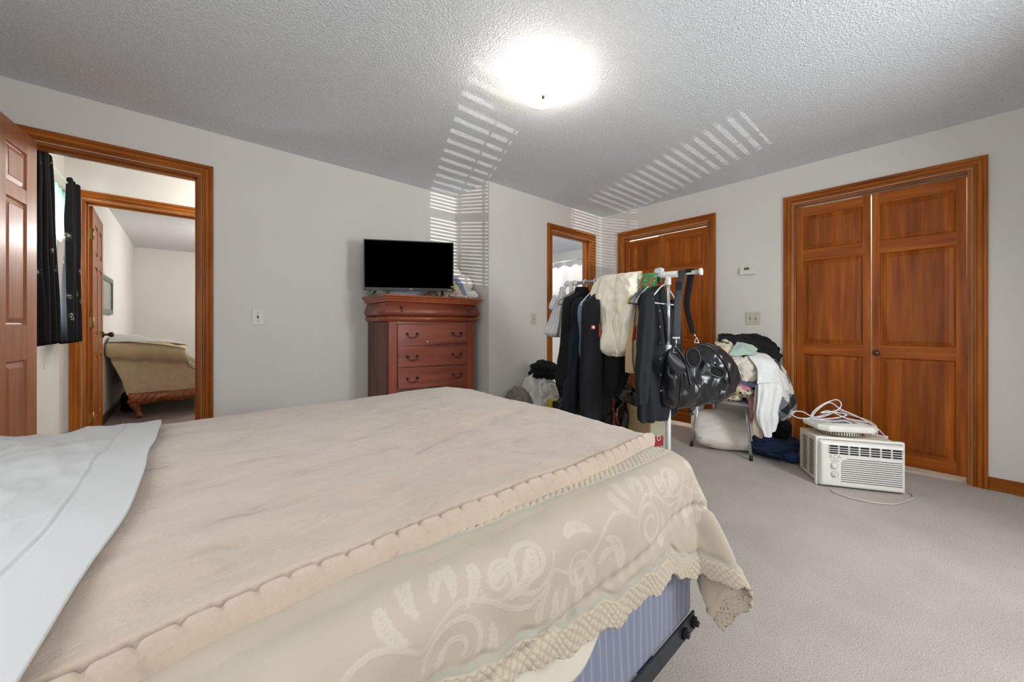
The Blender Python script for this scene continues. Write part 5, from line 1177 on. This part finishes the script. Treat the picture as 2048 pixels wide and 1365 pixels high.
MB().box(-0.036, 0.012, -0.032, -0.030, -0.05, 0.028, 0, Mb).build('black_panel', plain('black_card', (38, 38, 34), 0.5), t)
tag(heap('clothing', (pb.x+0.02, pb.y+0.02, 0.12), (0.16, 0.13, 0.14), cloth('brown_print', (110, 92, 74), 0.4, scale=30), 68, 0.2, 3, base=0.002), 'brown patterned bundle under the yellow box', 'clothing')
tag(heap('bag', P(1252, 812, 3.02), (0.12, 0.14, 0.12), cloth('slate_nylon', (78, 78, 84), 0.12), 71, 0.2, 2.5), 'slate grey fabric bag between bin bag and paper bag', 'bag')
tag(heap('bag', Vector((P(1252, 812, 3.02).x, P(1252, 812, 3.02).y, 0.15)), (0.14, 0.14, 0.17), cloth('dark_slate_nylon', (60, 60, 66), 0.12), 72, 0.2, 2.5, base=0.002), 'dark bag standing on the floor behind the paper bag', 'bag')
# paper grocery bag
t = thing('paper_bag', 'tall tan paper bag with a red print standing under the grey shirt', 'paper bag', (2.55, 1.42, 0))
A_, B_ = Vector((2.566, 1.608, 0)), Vector((2.44, 1.32, 0)); wdir = (B_-A_).normalized(); C_ = B_+Vector((-wdir.y, wdir.x, 0))*-0.0; nrm_ = Vector((wdir.y*-1, wdir.x, 0)); nrm_ = nrm_ if nrm_.x > 0 else -nrm_
C_ = B_+nrm_*0.155; D_ = A_+nrm_*0.155
kraft = plain('kraft_paper', (206, 176, 132), 0.75, var=0.05, scale=12); kraft2 = plain('sage_paper', (176, 172, 148), 0.7, var=0.03)  # one narrow face greener and greyer than the kraft
def quad(mb, p, q, z0, z1, mi=0): return mb.grid(lambda u, v: (p.x+(q.x-p.x)*u, p.y+(q.y-p.y)*u, z0+(z1-z0)*v+0.004*math.sin(u*9+z1)*v) + (), 10, 10, mi, True)
mb = MB(); Zt = 0.474
quad(mb, A_, B_, 0.002, Zt); quad(mb, B_, C_, 0.002, Zt, 1); quad(mb, C_, D_, 0.002, Zt); quad(mb, D_, A_, 0.002, Zt); mb.add([A_+Vector((0, 0, 0.003)), B_+Vector((0, 0, 0.003)), C_+Vector((0, 0, 0.003)), D_+Vector((0, 0, 0.003))], [(0, 1, 2, 3)])
mb.build('bag_body', [kraft, kraft2], t, solid=0.0015)
rp = plain('crimson_print', (168, 44, 58), 0.6); fc = B_+(C_-B_)*0.45+(B_-A_).normalized()*0.003
Mr = Matrix.Translation((fc.x, fc.y, 0.265)) @ Matrix.Rotation(math.atan2((C_-B_).y, (C_-B_).x), 4, 'Z')
MB().box(-0.030, 0.040, -0.001, 0.001, -0.045, 0.025, 0, Mr).build('red_print', rp, t)
mb = MB(); mb.tube([Mr @ Vector((0.0+0.014*math.cos(a_), -0.002, 0.012+0.016*math.sin(a_))) for a_ in [2*PI*j/20 for j in range(20)]], 0.0028, 6, 0, False, True); mb.build('round_mark', white_c, t)
tag(heap('clothing', Vector((2.574, 1.433, 0.30)), (0.05, 0.05, 0.14), cloth('dark_blue_cloth', (40, 48, 66), 0.1), 77, 0.15, 3), 'dark cloth stuffed inside the paper bag', 'clothing')

# ================================================================== metal chair buried in clothes
t = thing('chair', 'pale grey metal chair with splayed chrome legs, buried in clothes', 'chair', (3.58, 1.19, 0))
seatm = plain('pale_grey_enamel', (196, 200, 206), 0.4, 0.2, var=0.03)
MB().box(3.37, 3.79, 0.972, 1.415, 0.418, 0.446).build('seat', seatm, t, bevel=0.010, seg=3)
for (x, y, sx, sy) in ((3.40, 1.375, -0.033, 0.055), (3.40, 1.01, -0.038, -0.045), (3.74, 1.375, 0.09, 0.05), (3.74, 1.01, 0.09, -0.045)):
    l = MB().cyl((x, y, 0.42), (x+sx, y+sy, 0.018), 0.0115, 16).build('leg', chrome, t)
    MB().cyl((x+sx*0.955, y+sy*0.955, 0.035), (x+sx, y+sy, 0.0), 0.0135, 16).build('rubber_foot', blackp, l)
for y in (1.01, 1.375): MB().cyl((3.76, y, 0.44), (3.83, y, 0.84), 0.0115, 14).build('back_post', chrome, t)
MB().box(-0.008, 0.008, 0.99, 1.395, 0.60, 0.84, 0, Matrix.Translation((3.81, 0, 0))).build('backrest', seatm, t, bevel=0.006)
CG = 'clothes piled on the chair'
def pile(name, c, r, mat, seed, label, cat='clothing', **k):
    k.setdefault('amp', 0.28); k.setdefault('freq', 2.8)
    return tag(heap(name, c, r, mat, seed, **k), label, cat, CG)
coral = cloth('pink_terry', (216, 130, 146), 0.08); navy = cloth('navy_denim', (36, 50, 78), 0.2, scale=18); ltbl = cloth('light_blue_cotton', (140, 160, 198), 0.12, scale=20)
tan_k = cloth('cream_ribbed_knit', (226, 212, 186), 0.04, bump=0.6, bscale=90); mint = cloth('mint_cotton', (178, 200, 186), 0.03); tow = cloth('white_terry', (240, 241, 240), 0.02, bump=0.6, bscale=220)
rose = cloth('dusty_rose', (176, 126, 128), 0.06); leo = spotted('leopard_print_black', (214, 202, 172), (22, 20, 20), (30, 28, 28), 34)
plaid_m, nt_, b_ = newmat('buffalo_plaid_fleece')
tc_ = N(nt_, 'ShaderNodeTexCoord'); mp_ = N(nt_, 'ShaderNodeMapping'); mp_.inputs['Rotation'].default_value = (0.75, 0.35, 0.3); nt_.links.new(tc_.outputs['Object'], mp_.inputs[0])
sx_ = N(nt_, 'ShaderNodeSeparateXYZ'); nt_.links.new(mp_.outputs[0], sx_.inputs[0])
def stripe(sock):
    a_ = N(nt_, 'ShaderNodeMath', operation='MULTIPLY'); nt_.links.new(sock, a_.inputs[0]); a_.inputs[1].default_value = 7.4
    f_ = N(nt_, 'ShaderNodeMath', operation='FRACT'); nt_.links.new(a_.outputs[0], f_.inputs[0]); g_ = N(nt_, 'ShaderNodeMath', operation='GREATER_THAN'); nt_.links.new(f_.outputs[0], g_.inputs[0]); g_.inputs[1].default_value = 0.5; return g_.outputs[0]
ad_ = N(nt_, 'ShaderNodeMath', operation='ADD'); nt_.links.new(stripe(sx_.outputs[1]), ad_.inputs[0]); nt_.links.new(stripe(sx_.outputs[2]), ad_.inputs[1])
hf = N(nt_, 'ShaderNodeMath', operation='MULTIPLY'); nt_.links.new(ad_.outputs[0], hf.inputs[0]); hf.inputs[1].default_value = 0.5
cr_ = ramp(nt_, hf.outputs[0], [(0.0, lin((212, 212, 206))), (0.3, lin((122, 126, 132))), (0.7, lin((24, 26, 32)))]); nt_.nodes[-1].color_ramp.interpolation = 'CONSTANT'
nt_.links.new(cr_, b_.inputs['Base Color']); b_.inputs['Roughness'].default_value = 0.95; b_.inputs['Sheen Weight'].default_value = 0.3

pile('clothing', (3.60, 1.18, 0.60), (0.20, 0.21, 0.165), blk3, 81, 'mass of dark clothes filling the chair seat under the towels', base=0.449)
pile('clothing', (3.66, 1.13, 0.80), (0.16, 0.21, 0.15), cloth('charcoal_knit', (44, 44, 48), 0.1), 82, 'charcoal clothes against the chair backrest, below the black ones')
tag(patch('trousers', [[P(1436, 670, 3.30), P(1450, 667, 3.28), P(1470, 668, 3.26), P(1492, 667, 3.25), P(1515, 672, 3.24), P(1540, 678, 3.22), P(1553, 693, 3.20), P(1564, 712, 3.16)],
    [P(1438, 677, 3.14), P(1450, 683, 3.12), P(1472, 686, 3.10), P(1495, 686, 3.08), P(1518, 696, 3.06), P(1538, 706, 3.05), P(1552, 716, 3.05), P(1562, 722, 3.05)],
    [P(1448, 684, 3.10), P(1462, 692, 3.08), P(1480, 694, 3.06), P(1500, 698, 3.05), P(1520, 706, 3.04), P(1540, 716, 3.04), P(1553, 728, 3.05), P(1562, 742, 3.06)]], blk3, 90, 36, 0.020, 8, 4, 0.012), 'black trousers stretched over the very top of the chair pile', 'clothing', CG)
tag(patch('clothing', [[P(1429, 684, 3.16), P(1445, 680, 3.14), P(1462, 686, 3.12), P(1480, 692, 3.10)], [P(1436, 697, 3.06), P(1450, 695, 3.02), P(1468, 700, 3.02), P(1482, 704, 3.04)], [P(1444, 715, 3.02), P(1460, 714, 3.0), P(1474, 716, 3.0), P(1490, 718, 3.02)], [P(1452, 728, 3.0), P(1466, 732, 2.98), P(1480, 732, 2.98), P(1496, 730, 3.0)]], tan_k, 44, 44, 0.018, 11, 7, 0.012), 'cream ribbed garment at the left of the pile beside the duffel bag', 'clothing', CG)
tag(patch('clothing', [[P(1474, 684, 3.05), P(1490, 686, 3.04), P(1505, 692, 3.02), P(1514, 700, 3.0)], [P(1464, 699, 2.99), P(1480, 698, 2.97), P(1496, 702, 2.96), P(1512, 705, 2.96)], [P(1458, 710, 2.96), P(1474, 712, 2.95), P(1492, 710, 2.95), P(1506, 710, 2.95)]], mint, 40, 26, 0.010, 9, 8, 0.008), 'mint green garment near the top of the chair pile', 'clothing', CG)
tag(patch('clothing', [[P(1460, 712, 3.0), P(1480, 715, 2.98), P(1500, 712, 2.97), P(1516, 716, 2.97)], [P(1462, 730, 2.96), P(1484, 728, 2.93), P(1502, 735, 2.92), P(1518, 738, 2.92)], [P(1470, 745, 2.96), P(1486, 745, 2.92), P(1504, 752, 2.91), P(1516, 752, 2.91)], [P(1478, 756, 2.97), P(1488, 762, 2.93), P(1504, 764, 2.92), P(1514, 762, 2.92)]], cloth('ecru_cotton', (226, 218, 206), 0.03), 44, 44, 0.020, 10, 12, 0.010), 'ecru shirt bunched left of the hanging white towel', 'clothing', CG)
# white towels cascading off the right front of the seat
tag(patch('towel', [[P(1488, 706, 3.05), P(1510, 702, 3.06), P(1534, 707, 3.06), P(1552, 720, 3.06)], [P(1500, 716, 2.94), P(1520, 716, 2.92), P(1545, 722, 2.92), P(1562, 740, 2.95)], [P(1514, 738, 2.88), P(1530, 738, 2.86), P(1552, 742, 2.87), P(1570, 758, 2.92)], [P(1514, 768, 2.84), P(1532, 766, 2.83), P(1556, 768, 2.85), P(1576, 785, 2.92)]], tow, 60, 56, 0.014, 6, 3, 0.010), 'white towel spread over the right shoulder of the chair pile', 'towel', CG)
tag(patch('towel', [[P(1517, 766, 2.86), P(1540, 764, 2.85), P(1562, 766, 2.88)], [P(1516, 800, 2.83), P(1540, 795, 2.81), P(1564, 790, 2.85)], [P(1514, 830, 2.82), P(1536, 830, 2.80), P(1558, 815, 2.84)], [P(1518, 850, 2.82), P(1536, 856, 2.80), P(1554, 840, 2.83)], [P(1528, 868, 2.82), P(1537, 876, 2.80), P(1548, 860, 2.82)]], tow, 50, 70, 0.008, 6, 5, 0.008, pleat=0.010, pf=3), 'white towel hanging in folds to a point off the chair', 'towel', CG)
tag(patch('towel', [[P(1556, 735, 2.93), P(1570, 750, 2.95), P(1577, 770, 2.98)], [P(1560, 770, 2.86), P(1572, 780, 2.90), P(1577, 790, 2.94)], [P(1566, 794, 2.85), P(1571, 796, 2.87), P(1576, 797, 2.9)]], tow, 24, 40, 0.008, 7, 6, 0.008), 'corner of white towel hanging over the plaid fleece', 'towel', CG)
tag(patch('towel', [[P(1512, 812, 2.86), P(1520, 820, 2.85)], [P(1506, 845, 2.86), P(1524, 850, 2.84)], [P(1507, 866, 2.86), P(1527, 868, 2.84)], [P(1517, 875, 2.86), P(1524, 878, 2.85)]], cloth('beige_terry', (192, 176, 154), 0.03, bump=0.5), 24, 40, 0.004, 8, 5, 0.008), 'beige towel corner hanging beside the right front chair leg', 'towel', CG)
tag(patch('clothing', [[P(1512, 770, 2.90), P(1518, 772, 2.90)], [P(1508, 795, 2.88), P(1517, 800, 2.88)], [P(1507, 815, 2.87), P(1515, 826, 2.87)], [P(1508, 826, 2.87), P(1512, 828, 2.87)]], cloth('white_strap_cloth', (220, 212, 206), 0.1, scale=30), 16, 36, 0.006, 10, 9, 0.006), 'narrow white cloth hanging at the right end of the seat edge', 'clothing', CG)
pile('clothing', P(1489, 765, 3.02), (0.07, 0.085, 0.055), ltbl, 91, 'light blue garment bunched in the middle of the chair pile', n=4)
pile('clothing', P(1483, 776, 2.98), (0.045, 0.075, 0.022), coral, 92, 'pink cloth edge below the light blue garment', n=4)
pile('clothing', P(1478, 784, 2.99), (0.06, 0.10, 0.045), leo, 93, 'black and cream animal print garment low on the chair pile', n=4)
pile('clothing', P(1462, 794, 3.02), (0.06, 0.08, 0.03), leo, 94, 'animal print cloth lying at the front seat edge by the duffel bag', n=4)
tag(patch('clothing', [[P(1490, 790, 2.97), P(1506, 788, 2.95)], [P(1498, 808, 2.915), P(1510, 806, 2.90)], [P(1499, 828, 2.91), P(1512, 830, 2.89)], [P(1500, 838, 2.92), P(1512, 838, 2.90)]], rose, 24, 36, 0.010, 9, 5, 0.014), 'dusty rose garment hanging over the right front corner of the seat', 'clothing', CG)
# plaid fleece hanging off the right side and jeans on the floor
tag(loft('fleece_jacket', [(3.62, 0.90, 0.80, 0.05, 0.04), (3.60, 0.875, 0.70, 0.11, 0.06), (3.58, 0.855, 0.58, 0.15, 0.08), (3.58, 0.845, 0.46, 0.16, 0.09), (3.585, 0.85, 0.38, 0.14, 0.085), (3.60, 0.86, 0.32, 0.10, 0.06), (3.60, 0.86, 0.30, 0.05, 0.03)], plaid_m, ang=-0.35, seed=95, fold=0.12, crease=0.012), 'grey, black and white checked fleece hanging off the right side of the chair', 'jacket', CG)
fp2 = P(1394, 812, 3.46)
tag(loft('fleece_sleeve', [(fp2.x+0.03, fp2.y-0.02, fp2.z+0.07, 0.07, 0.03), (fp2.x, fp2.y, fp2.z, 0.065, 0.035), (fp2.x-0.01, fp2.y, fp2.z-0.07, 0.055, 0.035), (fp2.x-0.015, fp2.y+0.01, fp2.z-0.12, 0.04, 0.03), (fp2.x-0.015, fp2.y+0.01, fp2.z-0.135, 0.015, 0.012)], plaid_m, ang=-0.7, seed=96, fold=0.1), 'checked fleece end hanging behind the left front chair leg', 'jacket', CG)
tag(heap('jeans', (3.63, 0.87, 0.085), (0.17, 0.20, 0.10), navy, 97, 0.34, 2.6, base=0.002, rot=0.3), 'navy jeans crumpled on the carpet beside the chair', 'jeans')
tag(heap('trousers', (3.64, 0.87, 0.22), (0.10, 0.10, 0.12), cloth('black_denim', (18, 19, 24), 0.1), 98, 0.26, 2.6), 'black trousers between plaid fleece and navy jeans', 'trousers')
tag(heap('jeans', (3.60, 0.74, 0.05), (0.12, 0.08, 0.06), cloth('blue_denim', (44, 68, 108), 0.2, scale=18), 99, 0.34, 3, base=0.002, rot=-0.6), 'blue jeans leg trailing on the carpet next to the air conditioner', 'jeans')
# pillow under the chair
def pillow(name, c, L, W, T, M, mat, seed):
    vs_, fs_ = ico(5); out = []
    for u in vs_:
        x, y = u.x, u.y; r_ = max(1e-6, math.hypot(x, y)); k = 1/max(abs(x/r_), abs(y/r_), 0.5); k = 1+(k-1)*0.62
        px_, py_ = x*k, y*k; th = (1-min(1, abs(px_))**2.2)**0.5*(1-min(1, abs(py_))**2.2)**0.5
        z = math.copysign(th, u.z)*(0.92+0.10*fbm(u, 2, 1.5, seed)) if abs(u.z) > 1e-4 else 0
        cr2 = 0.035*(0.3-1.2*ridge((px_*0.8, py_*1.8, u.z), 2.6, seed, 3))*(0.4+abs(px_))
        p = M @ Vector((px_*L, py_*W, z*T+cr2*T*3))
        p.z = max(p.z, 0.003); out.append(p)
    mb = MB(); mb.add(out, fs_, 0, True); return mb.build(name, mat)
Mp = Matrix.Translation((3.61, 1.20, 0.155)) @ Matrix.Rotation(math.radians(122), 4, 'Z') @ Matrix.Rotation(math.radians(-24), 4, 'X')
tag(pillow('pillow', None, 0.31, 0.22, 0.145, Mp, cloth('white_pillow_cotton', (238, 232, 222), 0.03), 5), 'large white pillow stuffed under the metal chair', 'pillow')

# ================================================================== window air conditioner
acw = plain('aged_ac_plastic', (242, 239, 233), 0.4, var=0.03, scale=5); acb = plain('ac_steel_beige', (228, 218, 200), 0.45, var=0.06, scale=7); slotm = plain('slot_black', (28, 28, 28), 0.8); groovem = plain('groove_grey', (92, 90, 88), 0.8)  # slot and groove colours paint the shade inside the vents
FL = Vector((3.181, 0.5155, 0)); FRr = Vector((3.411, 0.133, 0)); ux = (FRr-FL).normalized(); ang_ac = math.atan2(ux.y, ux.x)
Ma = Matrix.Translation(FL) @ Matrix.Rotation(ang_ac, 4, 'Z')       # x along the front, +y into the unit, z up
t = thing('air_conditioner', 'beige window air conditioner standing on the carpet before the closet', 'air conditioner', tuple(FL))
Wd = 0.446
MB().box(0.004, Wd-0.004, 0.03, 0.31, 0.012, 0.312, 0, Ma).build('cabinet', acb, t, bevel=0.004)
mb = MB()
for x0, x1 in ((-0.012, 0.0), (Wd, Wd+0.012)): mb.box(x0, x1, 0.012, 0.036, 0.004, 0.322, 0, Ma)
mb.box(-0.012, Wd+0.012, 0.014, 0.040, 0.312, 0.326, 0, Ma); mb.build('mounting_flange', acw, t, bevel=0.002)
mb = MB(); fr_ = [(0.0, 0.036), (0.0, 0.0), (0.010, -0.014), (0.022, -0.020)]
rr = []
for ins, yy in fr_: rr.append([(ins*0.6, yy, 0.010+ins*0.6), (Wd-ins*0.6, yy, 0.010+ins*0.6), (Wd-ins*0.6, yy, 0.306-ins*0.6), (ins*0.6, yy, 0.306-ins*0.6)])
mb.rings(rr, 0, True, False, False, Ma); mb.build('front_bezel', acw, t, bevel=0.006, seg=3)
yf = -0.0205
mb = MB()
for k in range(7): xa = 0.045+k*0.055; mb.box(xa+0.003, xa+0.050, yf-0.0006, yf+0.001, 0.228, 0.284, 0, Ma)
mb.build('air_outlet', slotm, t)
mb = MB()
for z in (0.2415, 0.256, 0.2705): mb.box(0.044, 0.430, yf-0.005, yf-0.0006, z-0.002, z+0.002, 0, Ma)
for k in range(8): mb.box(0.044+k*0.055, 0.047+k*0.055, yf-0.0045, yf-0.0006, 0.228, 0.284, 0, Ma)
mb.build('louvre', acw, t)
mb = MB()
for k in range(12):
    z = 0.052+k*0.0135; xa = 0.112 if k < 10 else (0.120 if k == 10 else 0.140); mb.box(xa, 0.428, yf-0.0006, yf+0.001, z-0.0022, z+0.0022, 0, Ma)
mb.build('intake_grille', groovem, t)
Mk = Ma @ Matrix.Translation((0.076, yf, 0.150)) @ Matrix.Rotation(PI/2, 4, 'X')
MB().lathe([(0.0, 0.0), (0.018, 0.0), (0.017, 0.010), (0.0, 0.011)], 24, 0, Mk).box(-0.015, 0.015, -0.003, 0.003, 0.010, 0.016, 0, Mk @ Matrix.Rotation(0.8, 4, 'Z')).build('control_knob', acw, t)
Mk2 = Ma @ Matrix.Translation((0.076, yf, 0.095)) @ Matrix.Rotation(PI/2, 4, 'X')
MB().lathe([(0.0, 0.0), (0.016, 0.0), (0.015, 0.010), (0.0, 0.011)], 24, 0, Mk2).box(-0.014, 0.014, -0.003, 0.003, 0.010, 0.016, 0, Mk2 @ Matrix.Rotation(1.5, 4, 'Z')).build('control_knob', acw, t)
for zc in (0.150, 0.095):
    mb = MB(); mb.tube([Ma @ Vector((0.076+0.021*math.cos(a_), yf-0.0003, zc+0.021*math.sin(a_))) for a_ in [2*PI*j/28 for j in range(28)]], 0.0009, 6, 0, False, True); mb.build('dial_ring', plain('dial_blue_grey', (120, 136, 160), 0.5), t)
lettering('logo', 'RCA', 0.034, Ma @ Matrix.Translation((0.080, yf-0.0004, 0.208)) @ Matrix.Rotation(PI/2, 4, 'X'), plain('pale_logo_grey', (178, 178, 176), 0.5), t)
mb = MB()
for z in (0.188, 0.183, 0.178): mb.box(0.056, 0.100, yf-0.0005, yf, z-0.0010, z+0.0010, 0, Ma)
mb.build('fine_print', plain('pale_logo_grey', (178, 178, 176), 0.5), t)
mb = MB()
for c0, c1 in ((0.085, 0.150), (0.185, 0.250)):
    for k in range(15):
        z = 0.045+k*0.0163; yy0, yy1 = c0, c1
        v = [(0.0032, yy0, z-0.004), (0.0032, yy1, z-0.004), (0.0032, yy1, z+0.004), (0.0032, yy0, z+0.004)]
        mb.add([Ma @ Vector(p) for p in v], [(0, 3, 2, 1)], 0)
mb.build('side_vents', slotm, t)
def onfloor(px, py, z=0.006): d = (z-CAM_Z)/((HY-py)/FPX); return P(px, py, d)
cz = [(540, 1045), (570, 1078), (720, 1130), (900, 1172), (1050, 1192), (1200, 1203), (1320, 1172), (1400, 1135), (1385, 1098), (1350, 1080)]
mb = MB(); mb.tube(spline([onfloor(1560+x/5.25, 780+y/5.25) for x, y in cz], 60), 0.0038, 8); mb.build('power_cord', plain('cord_grey_white', (206, 200, 192), 0.5), t)
# ---- white fan unit lying on top, cord thrown over it
t = thing('portable_fan', 'white square fan lying flat on the air conditioner with its cord coiled on top', 'fan', (3.4, 0.42, 0.33))
fw = plain('fan_white_plastic', (240, 238, 230), 0.35, var=0.03)
cF = Ma @ Vector((0.185, 0.175, 0.0)); Mf = Matrix.Translation((cF.x, cF.y, 0.327)) @ Matrix.Rotation(ang_ac+0.10, 4, 'Z')
def octa(w_, h_, c): return [(-w_+c, -h_), (w_-c, -h_), (w_, -h_+c), (w_, h_-c), (w_-c, h_), (-w_+c, h_), (-w_, h_-c), (-w_, -h_+c)]
mb = MB(); mb.rings([[(x, y, z) for x, y in octa(w_, h_, c)] for w_, h_, c, z in ((0.155, 0.115, 0.04, 0.026), (0.175, 0.135, 0.045, 0.034), (0.178, 0.138, 0.046, 0.056), (0.160, 0.122, 0.042, 0.070), (0.10, 0.08, 0.03, 0.078))], 0, True, False, False, Mf); mb.build('housing', fw, t, bevel=0.004, seg=2)
mb = MB(); mb.lathe([(0.0, 0.0), (0.118, 0.0), (0.124, 0.006), (0.124, 0.024), (0.110, 0.028), (0.0, 0.028)], 48, 0, Mf); mb.build('round_base', plain('fan_base_cream', (208, 202, 184), 0.45), t)
mb = MB()
for k in range(56):
    a_ = 2*PI*k/56; mb.box(0.1235, 0.1255, -0.0022, 0.0022, 0.004, 0.025, 0, Mf @ Matrix.Rotation(a_, 4, 'Z'))
mb.build('ribs', slotm, t)
mb = MB()
for k in range(9): mb.box(-0.075, 0.075, -0.062+k*0.0155, -0.056+k*0.0155, 0.0775, 0.079, 0, Mf)
mb.build('top_grille', slotm, t)
mb = MB(); cordm = plain('cord_white', (226, 224, 230), 0.45)
def zc(pts, d0=2.50, d1=2.50): n = len(pts); return [P(1560+x/5.25, 780+y/5.25, d0+(d1-d0)*k/(n-1)) for k, (x, y) in enumerate(pts)]
for pts, d0, d1 in (([(330, 300), (200, 298), (125, 262), (150, 228), (240, 232), (320, 275), (420, 288), (540, 250), (630, 190), (640, 140), (600, 106), (530, 118), (430, 165), (350, 230), (320, 295)], 2.56, 2.58),
    ([(330, 290), (400, 205), (520, 135), (640, 205), (800, 275), (930, 345), (1020, 405), (1105, 488)], 2.58, 2.56), ([(320, 300), (470, 262), (600, 215), (720, 258), (900, 315), (1000, 372), (1022, 440), (1020, 510)], 2.60, 2.58),
    ([(330, 305), (560, 330), (700, 330), (840, 410), (960, 462), (1090, 490)], 2.50, 2.52), ([(430, 240), (520, 225), (700, 300), (860, 330), (960, 360), (990, 430), (960, 480)], 2.56, 2.55), ([(420, 310), (560, 300), (700, 265), (560, 235), (430, 245)], 2.56, 2.56)):
    mb = MB(); mb.tube(spline(zc(pts, d0, d1), 60), 0.0036, 8); mb.build('power_cord', cordm, t)
MB().box(-0.012, 0.012, -0.01, 0.01, -0.012, 0.012, 0, Matrix.Translation(P(1772, 876, 2.53))).build('plug', cordm, t, bevel=0.003)
